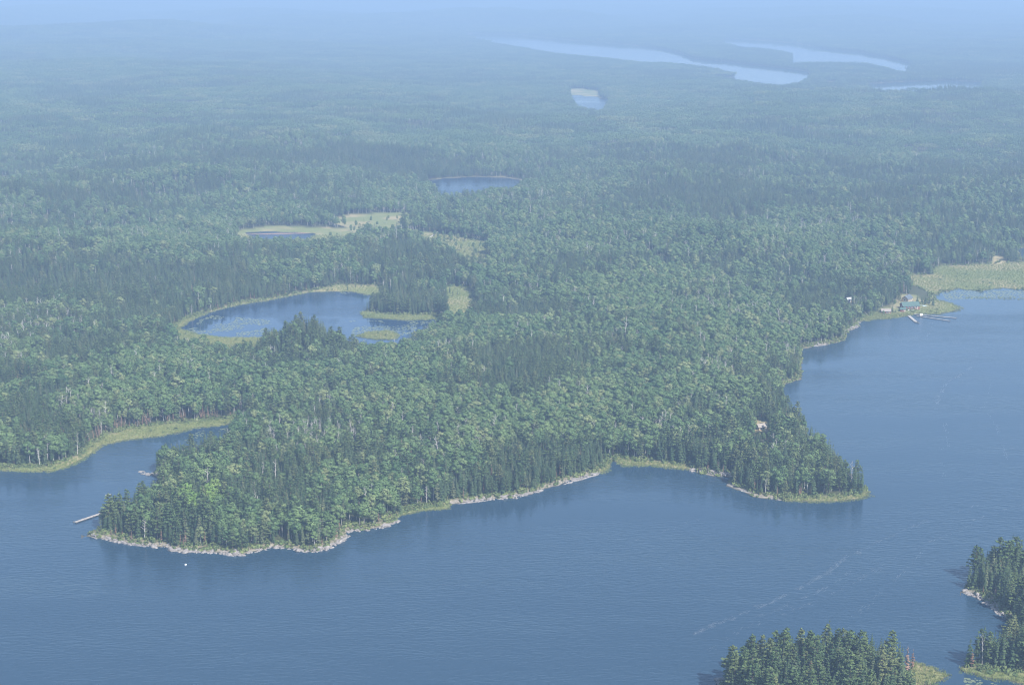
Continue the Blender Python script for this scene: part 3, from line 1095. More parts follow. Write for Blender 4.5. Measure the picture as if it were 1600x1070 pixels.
def far_field(y0, y1, d0, d1, s, margin, meshes, per, name, label):
    Xf, Yf = lattice(-y1 * .45, y1 * .45, y0, y1, s * .95, .12)
    d = np.hypot(Xf, Yf)
    m = (d >= d0) & (d < d1) & (np.abs(np.arctan2(Xf, Yf)) < CONE)
    Xf, Yf = Xf[m], Yf[m]
    ld, _, mr, rk = fields(Xf, Yf)
    sc = np.ones(len(Xf))
    m = (ld > margin) & (mr > margin)
    Xf, Yf, ld, mr, rk = Xf[m], Yf[m], ld[m], mr[m], rk[m]
    Zf = height(Xf, Yf, ld, mr, rk)
    cn = species_mix(Xf, Yf, ld) + .9 * (fbm(Xf / 350, Yf / 350, 61, 2) - .5)
    lv = np.clip(((.85 - cn) / .75 * len(MIXES)), 0, len(MIXES) - 1).astype(int)
    pk = lv * per + RS.randint(0, per, len(Xf))
    n_ = len(Xf)
    rot = np.stack([np.zeros(n_), np.zeros(n_), RS.randint(0, 4, n_) * PI / 2 + RS.uniform(-.2, .2, n_)], 1)
    g_ = RS.uniform(.85, 1.15, n_)
    scl = np.stack([np.full(n_, 1.08), np.full(n_, 1.08), g_], 1)
    print(name, n_)
    scatter(name, meshes, np.stack([Xf, Yf, Zf - .3], 1), pk, rot, scl, label)


far_field(2200, 7100, FIELD_FAR - 10, 7000, PATCH, PATCH * .42, patches, 2, 'distant_forest', 'unbroken mixed forest fading blue with distance')
far_field(6000, 15500, 6970, 15000, 80.0, 34, big, 1, 'horizon_forest', 'farthest forest almost lost in haze')

# -- single trees of the belts round the far ponds and meadows (patches keep clear of the water)
Xe, Ye = lattice(-1900, 1900, 2300, 6800, 6.0, .36)
d = np.hypot(Xe, Ye)
m = (d > FIELD_FAR) & (d < 6900) & (np.abs(np.arctan2(Xe, Ye)) < CONE)
near_any = np.zeros(len(Xe), bool)
for P in [p for _, p in WATERS] + MARSH:
    x0, y0 = P.min(0) - 40; x1, y1 = P.max(0) + 40
    near_any |= (Xe > x0) & (Xe < x1) & (Ye > y0) & (Ye < y1)
m &= near_any
Xe, Ye = Xe[m], Ye[m]
le, _, mr, rk = fields(Xe, Ye)
m = (le > 2) & (mr > 2) & ((le < 24) | (mr < 24))
Xe, Ye, le, mr, rk = Xe[m], Ye[m], le[m], mr[m], rk[m]
Ze = height(Xe, Ye, le, mr, rk)
n_ = len(Xe)
if n_:
    lk = RS.randint(0, 8, n_)
    s_ = RS.uniform(.75, 1.2, n_)
    scatter('far_shore_trees', [q[2] for q in SPECIES['spruce_tree']] + [q[2] for q in SPECIES['birch_tree'][:3]], np.stack([Xe, Ye, Ze], 1), lk,
            np.stack([np.zeros(n_), np.zeros(n_), RS.uniform(0, 6.28, n_)], 1), np.stack([s_ * 1.35, s_ * 1.35, s_], 1), 'trees rimming the far ponds and meadows')
    print('far shore', n_)

# ------------------------------------------------------------------ undergrowth, reeds, lilies, rocks


def bush_shape(r, h, n):
    mb = MB()
    for _ in range(n):
        d = Vector((rnd(-1, 1), rnd(-1, 1), rnd(0, 1))).normalized()
        p = Vector((d.x * r, d.y * r, d.z * h)) * rnd(.6, 1.05)
        mb.quad(p, d + Vector((rnd(-.5, .5), rnd(-.5, .5), rnd(0, .5))), .24 * r + .06, .2 * r + .05, rnd(0, 6.28))
    return mb


def reed_shape(h, r, n):
    mb = MB()
    for _ in range(n):
        a = rnd(0, 6.28); q = r * math.sqrt(random.random())
        x, y = q * math.cos(a), q * math.sin(a)
        b = rnd(0, 6.28); w = rnd(.05, .10)
        lx, ly = rnd(-.35, .35), rnd(-.35, .35)
        hh = h * rnd(.6, 1.15)
        mb.add([(x - w * math.cos(b), y - w * math.sin(b), -.1), (x + w * math.cos(b), y + w * math.sin(b), -.1), (x + lx, y + ly, hh)], [(0, 1, 2)])
    return mb


Xb, Yb = lattice(-700, 700, 520, 1300, 1.5, .45)
Xc, Yc = lattice(-750, 750, 1300, 1720, 2.3, .45)
Xb, Yb = np.concatenate([Xb, Xc]), np.concatenate([Yb, Yc])
m = np.abs(np.arctan2(Xb, Yb)) < CONE
Xb, Yb = Xb[m], Yb[m]
lb, _, mb_, rb = fields(Xb, Yb)
m = ((lb > .8) & (lb < 8) & (mb_ > -1.5) & (RS.rand(len(Xb)) < .55 - .2 * np.exp(-(rb / 3) ** 2))) | ((mb_ > -1) & (mb_ < 4) & (lb > 1) & (RS.rand(len(Xb)) < .5))
m |= (mb_ < -3) & (lb > 1.5) & (RS.rand(len(Xb)) < .01)
Xs, Ys = Xb[m], Yb[m]
Zs = height(Xs, Ys, lb[m], mb_[m], rb[m])
n_ = len(Xs)
s_ = RS.uniform(.6, 1.7, n_)
scatter('shore_shrubs', [bush_shape(.9, 1.2, 40).mesh('shrub', M['shrub']), bush_shape(.7, 1.6, 36).mesh('shrub', M['shrub']), bush_shape(1.1, .9, 40).mesh('shrub', M['shrub'])],
        np.stack([Xs, Ys, Zs], 1), RS.randint(0, 3, n_), np.stack([np.zeros(n_), np.zeros(n_), RS.uniform(0, 6.28, n_)], 1), np.stack([s_] * 3, 1), 'low green shrubs along the shores')
m = ((mb_ < .3) & (lb > -2.2)) | ((sdf(Xb, Yb, MARSH[-1], 40) < 0) & (RS.rand(len(Xb)) < .6))
Xr, Yr, lr_ = Xb[m], Yb[m], lb[m]
Zr = np.maximum(height(Xr, Yr, lr_, mb_[m], rb[m]), -.15)
n_ = len(Xr)
s_ = RS.uniform(.5, 1.2, n_)
print('shrubs', len(Xs), 'reeds', n_)
scatter('marsh_grass', [reed_shape(1.1, .95, 26).mesh('reeds', M['reed']), reed_shape(.8, 1.0, 26).mesh('reeds', M['reed']), reed_shape(1.4, .8, 24).mesh('reeds', M['reed'])],
        np.stack([Xr, Yr, Zr], 1), RS.randint(0, 3, n_), np.stack([np.zeros(n_), np.zeros(n_), RS.uniform(0, 6.28, n_)], 1), np.stack([np.ones(n_), np.ones(n_), s_], 1), 'bright green sedge in the marshy shallows')

lm = MB()
for P, dens in LILY:
    x0, y0 = P.min(0); x1, y1 = P.max(0)
    far_k = max(1.0, y0 / 900)
    xx, yy = lattice(x0, x1, y0, y1, 1.7 * far_k, .45)
    ll, _, _, _ = fields(xx, yy)
    nz = fbm(xx / (9 * far_k), yy / (16 * far_k), 15, 3)
    ok = inside(xx, yy, P) & (ll < -.4) & (nz > 1 - dens - .02)
    for x, y in zip(xx[ok], yy[ok]):
        r_ = rnd(.3, .95) * far_k
        a0 = rnd(0, 6.28)
        lm.add([(x + r_ * 1.3 * rnd(.6, 1.1) * math.cos(a0 + q * 1.047), y + r_ * rnd(.6, 1.1) * math.sin(a0 + q * 1.047), .03 + .01 * rnd(0, 1)) for q in range(6)], [tuple(range(6))])
M['lily'] = plain_mat('lily_leaves', (.17, .19, .11), (.10, .13, .075), .4, .35)  # leaf colour paled so the lagoon looks as bright as sky-reflecting water
link('lily_pads', lm.mesh('lily_pads', M['lily']), kind='stuff', label='mats of lily pads on the still shallows')


def rock_shape(seed, flat=.55):
    random.seed(seed)
    bm = bmesh.new()
    bmesh.ops.create_icosphere(bm, subdivisions=2, radius=1)
    for v in bm.verts:
        n = v.co.normalized()
        k_ = 1 + .35 * (math.sin(n.x * 3.1 + seed) * math.cos(n.y * 2.7 + seed * 2)) + rnd(-.10, .10)
        v.co = Vector((n.x * k_ * 1.25, n.y * k_, n.z * k_ * flat))
    me_ = bpy.data.meshes.new('boulder')
    bm.to_mesh(me_)
    bm.free()
    me_.materials.append(M['rock'])
    return me_


ROCKS = [rock_shape(i, f) for i, f in enumerate((.5, .65, .4, .8, .55))]
random.seed(5)
RLAB = ['dock headland waterline', 'straight shore past the cove', 'sandbar edge', 'pointed headland, rocky side', 'inlet rock ledge', 'near island, west tip', 'right shore below birches', 'shore below the cottage', 'islet above the bay']
pts = []
bould = {}
for li, P in enumerate(ROCK_LINES):
    for a, b in zip(P[:-1], P[1:]):
        L = math.hypot(*(b - a))
        for _ in range(int(L * 2.1) + 1):
            t = random.random()
            x, y = a + (b - a) * t
            pts.append((x + rnd(-1.5, 1.5), y + rnd(-1.2, 2.2), li))
pts = np.array(pts)
lp, _, _, rp = fields(pts[:, 0], pts[:, 1])
m = (lp > -1.3) & (lp < 6.5) & (fbm(pts[:, 0] / 14, pts[:, 1] / 14, 33, 2) + .2 * np.exp(-lp ** 2 / 4) > .50)
pts, lp = pts[m], lp[m]
zr = height(pts[:, 0], pts[:, 1], lp, np.full(len(lp), 50.), rp[m])
big_i = [i for i in range(len(pts)) if random.random() < .11][:150]
for i in big_i:
    bould.setdefault(int(pts[i, 2]), []).append(i)
small = np.ones(len(pts), bool)
small[big_i] = False
n_ = int(small.sum())
s_ = RS.uniform(.25, .8, n_)
scatter('shore_rocks', ROCKS, np.stack([pts[small, 0], pts[small, 1], np.maximum(zr[small], -.1)], 1), RS.randint(0, 5, n_), np.stack([RS.normal(0, .2, n_), RS.normal(0, .2, n_), RS.uniform(0, 6.28, n_)], 1),
        np.stack([s_ * 1.2, s_, s_], 1), 'pale broken rock along the waterline')
for li, idx in bould.items():
    idx.sort(key=lambda q: pts[q, 0])
    for n_, i in enumerate(idx):
        o = link('boulder', ROCKS[random.randrange(5)])
        s = rnd(.8, 1.75)
        o.scale = (s * rnd(1, 1.5), s, s * .9)
        o.rotation_euler = (rnd(-.15, .15), rnd(-.15, .15), rnd(0, 6.28))
        o.location = (pts[i, 0], pts[i, 1], max(zr[i], -.05) + .05)
        w = 'large' if s > 1.4 else 'small' if s < 1.05 else 'medium'
        od = ORD[n_] if n_ < len(ORD) else f'{n_ + 1}th from left'
        o['label'] = f'{w} pale granite boulder on {RLAB[li]}, {od}'
        o['category'] = 'boulder'
        o['group'] = 'boulders on ' + RLAB[li].split(',')[0]


def slab(u0, v0, u1, v1, wdt, h, lab, mat, nm='rock_ledge', cat='rock'):
    a = Vector((*at(u0, v0), 0)); b = Vector((*at(u1, v1), 0))
    t = (b - a); L = t.length; t.normalize()
    nrm = Vector((-t.y, t.x, 0))
    mb = MB()
    n = 18
    vs = []
    for i in range(n + 1):
        f = i / n
        e = math.sin(PI * min(max(f, .03), .97)) ** .45
        c = a + t * L * f + nrm * rnd(-.5, .5)
        w1 = .6 * wdt * e * rnd(.6, 1.15)
        hh = .75 * h * e * rnd(.6, 1.2)
        for q, zz in ((-.55, -.35), (-.42, hh * .6), (-.12, hh), (.2, hh * rnd(.75, 1)), (.5, hh * .5), (.6, -.3)):
            p = c + nrm * (q * w1)
            vs.append((p.x, p.y, zz))
    fs = [(i * 6 + q, (i + 1) * 6 + q, (i + 1) * 6 + q + 1, i * 6 + q + 1) for i in range(n) for q in range(5)]
    mb.add(vs, fs)
    o = link(nm, mb.mesh(nm, mat))
    cx = sum(v[0] for v in vs) / len(vs); cy = sum(v[1] for v in vs) / len(vs)
    o.data.transform(Matrix.Translation((-cx, -cy, 0)))
    o.location = (cx, cy, 0)
    o['label'] = lab
    o['category'] = cat
    return o


M['sand'] = plain_mat('pale_sand', (.42, .36, .29), (.27, .22, .17), .7, .9)
slab(1081, 736, 1147, 744, 3.6, .8, 'long pale sandbar between the creek mouth and the pointed headland', M['sand'], 'sandbar', 'sandbar')
slab(1136, 757, 1188, 776, 5.0, 1.1, 'bare pale ledge on the west side of the pointed headland', M['rock'])
slab(1186, 776, 1226, 782, 3.0, .8, 'low pale ledge ending in the grass of the pointed headland', M['rock'])
slab(219, 740, 247, 742.5, 4.5, 1.0, 'flat pale ledge at the inlet mouth under spruces', M['rock'])
slab(1118, 1068, 1146, 1071, 5.0, 1.8, 'pale ledge at the west tip of the near island', M['rock'])
slab(478, 861, 522, 855, 5.5, 2.0, 'broad grey ledge at the boulder corner of the dock headland', M['rock'])
slab(527, 850, 544, 838, 4.0, 1.8, 'grey ledge standing out from the boulder corner of the dock headland', M['rock'])
slab(345, 865, 385, 868, 4.0, 1.4, 'pale ledge at the lowest shore of the dock headland', M['rock'])
slab(170, 845, 228, 854, 3.0, 1.2, 'long pale ledge near the dock end of the headland', M['rock'])
slab(275, 861, 325, 863, 3.0, 1.1, 'thin pale ledge between two notches of the dock headland', M['rock'])
slab(880, 757, 935, 741, 3.0, .8, 'pale stony bank just west of the creek mouth', M['rock'], 'stony_bank', 'bank')
slab(715, 787, 762, 782, 2.5, .7, 'pale stones on the shore right of the grassy cove', M['rock'], 'stony_bank', 'bank')
slab(1268, 541.5, 1296, 538, 3.0, .9, 'small pale ledge under the birches on the right shore', M['rock'])
slab(1504, 926, 1530, 934, 2.5, .8, 'pinkish ledge at the bay side of the wooded islet', M['rock'])
slab(1551, 412, 1567, 411.5, 14, 1.8, 'tan sand bank cut into the forest beyond the marsh', M['sand'], 'sand_bank', 'bank')
slab(385, 366.0, 490, 364.2, 10, .35, 'reddish brown mud rim of the thin bog pool', plain_mat('red_mud', (.30, .17, .12), (.24, .16, .10), .1), 'mud_rim', 'bank')

# foam lines the wind draws on the open lake
FOAM = [((1085, 990), (1140, 968), (1200, 945), (1250, 920), (1290, 898), (1330, 869), (1345, 862)), ((1345, 862), (1400, 836), (1450, 815), (1530, 788)), ((1335, 966), (1370, 937), (1440, 856), (1520, 815), (1600, 785)),
        ((1462, 640), (1464, 622), (1472, 605), (1482, 595), (1498, 587), (1515, 573)), ((1180, 962), (1260, 930), (1330, 890)), ((1470, 745), (1476, 700), (1480, 660)), ((1100, 1020), (1180, 975), (1240, 940)),
        ((1450, 540), (1452, 520), (1460, 505)), ((1580, 720), (1540, 640), (1545, 600)), ((990, 845), (1060, 820), (1130, 800)), ((1220, 960), (1300, 925), (1400, 870))]
fm = MB()
for li, ln in enumerate(FOAM):
    st = (.8, .25, .14, .6, .25, .15, .15, .2, .12, .08, .15)[li]
    for (u0, v0), (u1, v1) in zip(ln[:-1], ln[1:]):
        a = Vector((*at(u0, v0), 0)); b = Vector((*at(u1, v1), 0))
        L = (b - a).length
        t = (b - a).normalized()
        nrm = Vector((-t.y, t.x, 0))
        for _ in range(int(L * 5.0 * st)):
            f = random.random()
            if vnoise(np.array([f * L / 6.0 + li * 9]), np.array([u0 * .1]), 3)[0] < .30:
                continue
            p = a + t * L * f + nrm * (random.gauss(0, .8) + 1.6 * math.sin(f * L / 23 + li))
            l_, w_ = rnd(.6, 2.2), rnd(.018, .045)
            fm.add([p - t * l_ + Vector((0, 0, .05)), p - nrm * w_ + Vector((0, 0, .05)), p + t * l_ + Vector((0, 0, .05)), p + nrm * w_ + Vector((0, 0, .05))], [(0, 1, 2, 3)])
M['foam'] = plain_mat('foam', (.22, .25, .29), (.16, .19, .23), 1, .5)
link('foam', fm.mesh('foam', M['foam']), kind='stuff', label='broken white foam lines drawn by the wind')

# ------------------------------------------------------------------ man-made things
M['plank'] = plain_mat('weathered_plank', (.42, .38, .34), (.27, .24, .21), 1.2)
M['post'] = plain_mat('dark_post', (.14, .115, .095), (.09, .075, .06), 2)
M['red_wall'] = plain_mat('red_brown_siding', (.24, .07, .05), (.17, .05, .04), 1)
M['tan_wall'] = plain_mat('tan_siding', (.38, .29, .17), (.30, .23, .14), 1)
M['white'] = plain_mat('white_paint', (.78, .78, .76), (.66, .66, .64), 1, .4)
M['pale_paint'] = plain_mat('pale_paint', (.46, .46, .45), (.38, .38, .37), 1, .5)
M['green_roof'] = plain_mat('green_roof', (.075, .125, .105), (.055, .095, .08), .8, .5)
M['grey_roof'] = plain_mat('grey_blue_roof', (.11, .125, .14), (.08, .095, .11), .8, .5)
M['tan_roof'] = plain_mat('tan_roof', (.30, .26, .22), (.22, .19, .16), .8, .6)
M['glass'] = plain_mat('window_glass', (.03, .04, .05), (.02, .03, .04), 1, .08, 0, .6)
M['blue_hull'] = plain_mat('pale_blue_hull', (.45, .56, .62), (.38, .48, .54), 1, .35)
M['brick'] = plain_mat('chimney_stone', (.30, .25, .22), (.22, .18, .16), 1.5)


def thing(name, loc, rz, label, cat, group=None):
    o = bpy.data.objects.new(name, None)
    COL.objects.link(o)
    o.location = loc
    o.rotation_euler = (0, 0, rz)
    o['label'] = label
    o['category'] = cat
    if group:
        o['group'] = group
    return o


def house(name, loc, rz, L, W, hw, hr, wall, roof, label, cat='house', wins=3, chimney=True, group=None):
    """gable house: ridge along x, front towards -y"""
    h = thing(name, loc, rz, label, cat, group)
    w = MB()
    x, y = L / 2, W / 2
    w.add([(-x, -y, -.4), (x, -y, -.4), (x, y, -.4), (-x, y, -.4), (-x, -y, hw), (x, -y, hw), (x, y, hw), (-x, y, hw), (-x, 0, hw + hr), (x, 0, hw + hr)],
          [(0, 1, 5, 4), (2, 3, 7, 6), (1, 2, 6, 9, 5), (3, 0, 4, 8, 7), (3, 2, 1, 0)])
    link('wall', w.mesh('wall', wall), h)
    r = MB()
    ov = .5
    th_ = .18
    s = hr / y
    for sg in (-1, 1):
        yo = sg * (y + ov)
        zo = hw - s * ov
        a = [(-x - ov, yo, zo + .03), (x + ov, yo, zo + .03), (x + ov, 0, hw + hr + .03), (-x - ov, 0, hw + hr + .03)]
        b = [(p[0], p[1], p[2] + th_) for p in a]
        r.add(a + b, [(0, 1, 2, 3), (7, 6, 5, 4), (0, 4, 5, 1), (1, 5, 6, 2), (2, 6, 7, 3), (3, 7, 4, 0)])
    ro = link('roof', r.mesh('roof', roof), h)
    if chimney:
        c = MB()
        c.box((x * .45, y * .3, hw + hr + .1), (.8, .8, 1.8))
        link('chimney', c.mesh('chimney', M['brick']), ro)

    def opening(nm, cx, cy, cz, ww, hh, side, pane):
        f = MB()
        if side == 'f':
            f.box((cx, cy - .06, cz + hh / 2 + .06), (ww + .24, .1, .12)); f.box((cx, cy - .06, cz - hh / 2 - .06), (ww + .24, .1, .12))
            f.box((cx - ww / 2 - .06, cy - .06, cz), (.12, .1, hh)); f.box((cx + ww / 2 + .06, cy - .06, cz), (.12, .1, hh))
        else:
            sg = -1 if cx < 0 else 1
            f.box((cx + sg * .06, cy, cz + hh / 2 + .06), (.1, ww + .24, .12)); f.box((cx + sg * .06, cy, cz - hh / 2 - .06), (.1, ww + .24, .12))
            f.box((cx + sg * .06, cy - ww / 2 - .06, cz), (.1, .12, hh)); f.box((cx + sg * .06, cy + ww / 2 + .06, cz), (.1, .12, hh))
        fo = link(nm, f.mesh(nm, M['white']), h)
        p = MB()
        if side == 'f':
            p.box((cx, cy - .03, cz), (ww, .05, hh))
        else:
            p.box((cx + (-.03 if cx < 0 else .03), cy, cz), (.05, ww, hh))
        link('pane' if pane is M['glass'] else 'leaf', p.mesh('pane', pane), fo)
    for i in range(wins):
        cx = -x + L * (i + .75) / (wins + .9)
        opening('window', cx, -y, hw * .55, min(1.4, L / (wins + 2)), hw * .4, 'f', M['glass'])
    opening('door', x - L * .10 - .3, -y, 1.0, .9, 2.0, 'f', M['tan_wall'])
    opening('window', -x, 0, hw * .6, 1.4, hw * .4, 's', M['glass'])
    opening('window', x, 0, hw * .6, 1.4, hw * .4, 's', M['glass'])
    return h


def gz_at(u, v):
    x, y = at(u, v)
    xa, ya = np.array([x]), np.array([y])
    l, _, m_, r_ = fields(xa, ya)
    return (x, y, float(max(height(xa, ya, l, m_, r_)[0], 0)))


house('lodge', gz_at(1421, 484), R(8), 15, 7.5, 3.0, 2.8, M['red_wall'], M['green_roof'], 'red-brown lodge with long green roof above the docks', 'lodge', 5)
house('lodge_house', gz_at(1417, 473), R(52), 10, 6, 3.0, 2.4, M['tan_wall'], M['grey_roof'], 'tan gabled house with grey-blue roof behind the lodge', 'house', 3)
house('cabin', gz_at(1384, 490), R(-6), 7.5, 5, 2.2, 1.5, M['red_wall'], M['tan_roof'], 'low red-brown cabin with pale roof left of the lodge', 'cabin', 2, False)
house('cabin', gz_at(1410, 488), R(4), 4.5, 3.2, 2.0, 1.0, M['red_wall'], M['green_roof'], 'small dark red shed between cabin and lodge', 'shed', 1, False)
house('cottage', gz_at(1326, 477), R(18), 4.2, 3.4, 3.0, 1.3, M['pale_paint'], M['pale_paint'], 'small white cottage among birches left of the lodge', 'cottage', 1, False)
house('cabin', gz_at(1189, 676), R(22), 5.5, 4, 2.2, 1.5, M['tan_wall'], M['tan_roof'], 'pale roofed cabin in a small clearing above the pointed headland', 'cabin', 2, False)
house('dock_hut', gz_at(1439, 494.5), R(5), 1.4, 1.2, 1.6, .5, M['white'], M['white'], 'tiny white hut at the landward end of the long docks', 'hut', 0, False)


def dock(u0, v0, u1, v1, w, label, group=None, z=.55, step=2.6, mat=None):
    a = Vector((*at(u0, v0), 0)); b = Vector((*at(u1, v1), 0))
    L = (b - a).length
    ang = math.atan2(b.y - a.y, b.x - a.x)
    d = thing('dock', a, ang, label, 'dock', group)
    pl = MB()
    n = int(L / .24)
    for i in range(n):
        pl.box((.12 + i * .24, rnd(-.04, .04), z + rnd(-.012, .012)), (.21, w, .05))
    q = link('decking', pl.mesh('decking', mat or M['plank']), d)
    q['kind'] = 'stuff'
    for sg in (-1, 1):
        s_ = MB(); s_.box((L / 2, sg * (w / 2 - .15), z - .14), (L, .14, .22))
        link('beam', s_.mesh('beam', M['post']), d)
    k_ = max(2, int(L / step / 2))
    pm = MB(); pm.tube([(0, 0, -1.6), (0, 0, z + .5)], .12, 7)
    pme = pm.mesh('post', M['post'])
    for i in range(k_ + 1):
        for sg in (-1, 1):
            p = link('post', pme, d)
            p.location = (L * i / k_, sg * (w / 2 + .13), 0)
    return d


dock(158, 803, 117, 817, 1.9, 'weathered dock running out from the west tip of the headland')
dock(1420, 494, 1431, 503.5, 2.6, 'short broad pale dock in front of the lodge', mat=plain_mat('pale_plank', (.38, .355, .325), (.28, .26, .235), 1))
dock(1428, 491.5, 1494, 497.5, 1.5, 'long narrow pale dock reaching farthest into the lake from the lodge', mat=plain_mat('pale_plank', (.38, .355, .325), (.28, .26, .235), 1))
dock(1432, 494, 1484, 502, 1.2, 'lower narrow dock angled in front of the longest dock')
dock(1327, 503, 1338, 503.5, 2.2, 'small pale landing on the shore below the white cottage')


def boat(name, u, v, rz, L, W, hull, label, cat='boat', z=0., flip=False, motor=True, z0=None):
    x, y = at(u, v)
    b = thing(name, (x, y, z), rz, label, cat)
    n = 9
    hb = MB()
    vs = []
    for i in range(n):
        f = i / (n - 1)
        wd_ = W / 2 * (math.sin(PI * (.5 + .5 * f)) ** .7 if f < .999 else .02) if f > .3 else W / 2 * (.88 + .12 * f / .3)
        wd_ = max(wd_, .02)
        hh = .55 + .25 * f * f
        xx = -L / 2 + L * f
        vs += [(xx, -wd_, hh), (xx, -wd_ * .75, .05), (xx, 0, -.12 + .12 * f), (xx, wd_ * .75, .05), (xx, wd_, hh),
               (xx, wd_ * .86, hh - .02), (xx, wd_ * .6, .16), (xx, -wd_ * .6, .16), (xx, -wd_ * .86, hh - .02)]
    fs = [(i * 9 + q, i * 9 + (q + 1) % 9, (i + 1) * 9 + (q + 1) % 9, (i + 1) * 9 + q) for i in range(n - 1) for q in range(9)]
    fs += [(8, 7, 6, 5, 4, 3, 2, 1, 0), tuple((n - 1) * 9 + q for q in range(9))]
    hb.add(vs, fs)
    link('hull', hb.mesh('hull', hull), b)
    sm = MB(); sm.box((0, 0, .38), (.3, W * .80, .05))
    sme = sm.mesh('seat', M['plank'])
    for xx in (-L * .28, L * .05):
        s = link('seat', sme, b); s.location = (xx, 0, 0)
    if motor:
        mt = MB(); mt.box((-L / 2 - .15, 0, .75), (.3, .26, .38)); mt.box((-L / 2 - .14, 0, .15), (.12, .1, .9))
        link('motor', mt.mesh('motor', M['post']), b)
    if flip:
        b.rotation_euler = (PI, 0, rz)
    return b


boat('motorboat', 169, 774, R(205), 3.0, 1.2, M['pale_paint'], 'small white motorboat on open water above the dock headland')
bz = gz_at(1423, 487)[2]
boat('boat', 1423, 487, R(10), 5.2, 2.0, M['white'], 'white boat pulled up on the grass in front of the lodge', z=bz + .15, motor=False)
bz = gz_at(1443, 479)[2]
boat('boat', 1443, 479, R(-12), 5.5, 1.7, M['blue_hull'], 'pale blue boat lying upside down beside the lodge bushes', z=bz + .75, flip=True, motor=False)
boat('boat', 1433, 504.5, R(-50), 4.2, 1.5, M['grey_wood'], 'grey boat tied at the end of the short dock', motor=True)

b = thing('mooring_buoy', (*at(290, 882), 0), 0, 'white mooring buoy floating off the dock headland', 'buoy')
q = MB()
prof = [(0, -.45), (.35, -.4), (.52, -.1), (.5, .2), (.3, .48), (.08, .55)]
q.tube([(0, 0, z) for r_, z in prof], [max(r_, .03) for r_, z in prof], 12)
link('float', q.mesh('float', M['white']), b)
q = MB(); q.tube([(0, 0, .5), (0, 0, .78)], .05, 6)
link('post', q.mesh('post', M['post']), b)


def log(u0, v0, u1, v1, r, label, z=.3, z1=None):
    a = Vector((*at(u0, v0), 0)); b_ = Vector((*at(u1, v1), 0))
    g = gz_at(u0, v0)[2]
    o = thing('fallen_log', (a.x, a.y, g), 0, label, 'log')
    d = b_ - a
    m = MB()
    m.tube([(0, 0, z), tuple(d * .5 + Vector((.3, .2, ((z1 or z) + z) / 2 + .1))), (d.x, d.y, z1 or z)], [r, r * .8, r * .3], 7)
    link('stem', m.mesh('stem', M['grey_wood']), o)
    m = MB()
    for t in (.45, .6, .75, .9):
        p = d * t + Vector((0, 0, z + ((z1 or z) - z) * t))
        m.tube([p, p + Vector((rnd(-1, 1), rnd(-1, 1), rnd(.3, 1.2)))], [r * .35, .03], 4)
    link('branches', m.mesh('branches', M['grey_wood']), o)


log(670, 374, 684, 366, .55, 'bleached fallen log lying across the far brown meadow', .6, 2.5)
log(1346, 489, 1357, 498, .22, 'pale trunk leaning over the water below the lodge birches', 1.6, .2)
log(1158, 770, 1178, 774, .22, 'driftwood log on the pale ledge of the pointed headland', 1.1, .9)

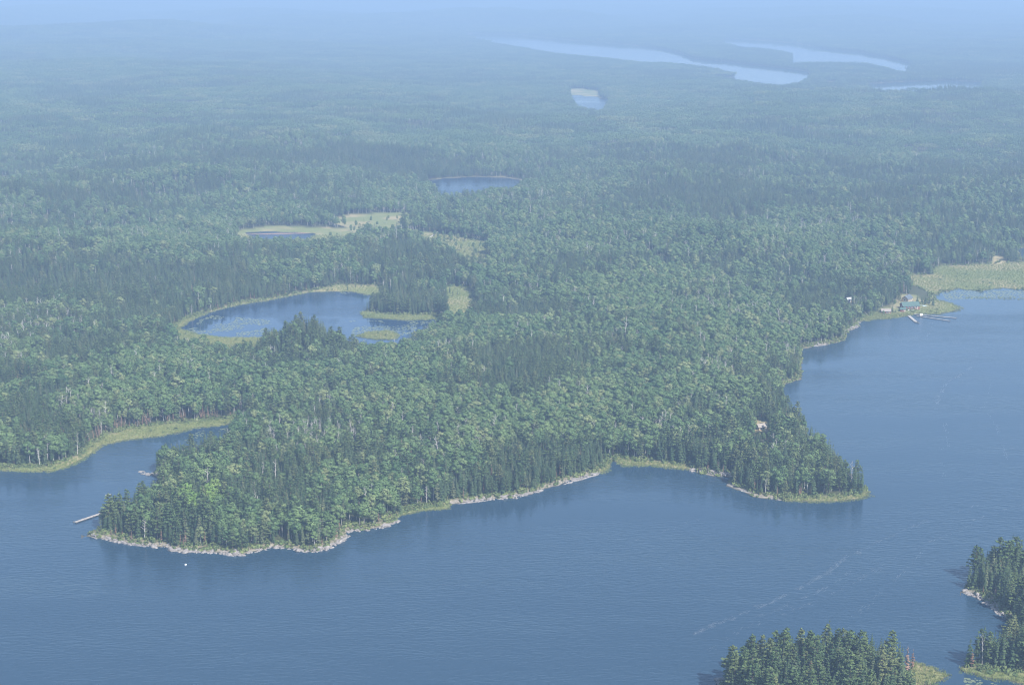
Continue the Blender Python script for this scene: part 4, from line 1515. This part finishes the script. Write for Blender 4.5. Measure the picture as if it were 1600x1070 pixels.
# the dark clump of bushes and young spruces on the grass beside the lodge
for n_, (u, v, s, lab) in enumerate(((1433, 475, .62, 'leftmost young spruce in the clump beside the lodge'), (1440, 474, .5, 'second young spruce in the clump beside the lodge'),
                                     (1446, 476, .74, 'tallest young spruce in the middle of the clump beside the lodge'), (1452, 475, .6, 'fourth young spruce in the clump beside the lodge'),
                                     (1458, 478, .66, 'rightmost young spruce of the clump, nearest the marsh'), (1394, 489, .55, 'young spruce between low cabin and lodge'))):
    g = gz_at(u, v)
    e = thing('young_spruce', g, n_ * 1.3, lab, 'tree', 'young spruces beside the lodge')
    e.scale = (s * 1.3, s * 1.3, s)
    tm, cm, _ = SPECIES['spruce_tree'][2]
    link('trunk', tm, e)
    link('crown', cm, e)
for u, v, s, lab in ((188, 797, 1.1, 'lone spruce spire standing above the back of the dock headland'), (1293, 1038, 1.6, 'tallest spruce, spire rising above all others on the near island'),
                        (1272, 719, 1.55, 'tall dark spire farthest back on the skyline of the pointed headland'), (1296, 736, 1.5, 'second dark spire down the skyline of the pointed headland'),
                        (1313, 758, 1.4, 'third dark spire down the skyline of the pointed headland'), (1335, 772, 1.4, 'left one of the twin spruces at the tip of the pointed headland'),
                        (1345, 773, 1.42, 'right one of the twin spruces at the tip of the pointed headland')):
    g = gz_at(u, v)
    e = thing('spruce_tree', g, 1.0, lab, 'tree')
    e.scale = (s * .9, s * .9, s)
    tm, cm, _ = SPECIES['spruce_tree'][1]
    link('trunk', tm, e)
    link('crown', cm, e)
for kn, u, v, sx, sz, var, lab in (('dead_spruce', 1416, 1052, 1.5, 1.15, 0, 'rust brown dead spruce at the reedy east end of the near island'),
                                   ('dead_spruce', 1425, 1047, 1.3, .95, 1, 'smaller brown dead spruce right at the reeds of the near island'),
                                   ('bare_birch', 1534, 1043, .8, 1.35, 0, 'grey leafless snag standing above the spruces by the reed strip'),
                                   ('dead_spruce', 1518, 1044, 1.2, .8, 1, 'rust brown dead spruce at the left end of the reed strip'),
                                   ('dead_spruce', 1566, 1046, 1.1, 1.0, 0, 'brown dead spruce between green spruces behind the reed strip')):
    g = gz_at(u, v)
    e = thing(kn, g, u * .7, lab, 'dead tree')
    e.scale = (sx, sx, sz)
    tm, cm, _ = SPECIES[kn][var]
    link('trunk', tm, e)
    link('branches' if kn == 'bare_birch' else 'crown', cm, e)
# trees standing round the lodge buildings
for kn, u, v, s, var, lab in (('birch_tree', 1397, 484, .62, 1, 'small birch between the low cabin and the lodge'), ('birch_tree', 1372, 489, .8, 0, 'birch at the left end of the low cabin'),
                              ('pine_tree', 1404, 476, .7, 1, 'pine at the left gable of the tan house'), ('birch_tree', 1434, 481, .5, 4, 'small birch at the right gable of the lodge'),
                              ('birch_tree', 1380, 494, .38, 2, 'low birch bush in front of the low cabin'), ('spruce_tree', 1412, 486.5, .36, 2, 'small spruce in front of the lodge wall'),
                              ('birch_tree', 1339, 494, .95, 3, 'slim birch leaning over the landing below the white cottage'), ('birch_tree', 1345, 492, .9, 1, 'birch right of the landing below the white cottage'),
                              ('spruce_tree', 1350, 490, .85, 1, 'spruce among birches left of the lodge lawn')):
    g = gz_at(u, v)
    e = thing(kn, g, u * .7, lab, 'tree')
    e.scale = (s, s, s)
    tm, cm, _ = SPECIES[kn][var]
    link('trunk', tm, e)
    link('crown', cm, e)
print('objects', len(SC.objects))
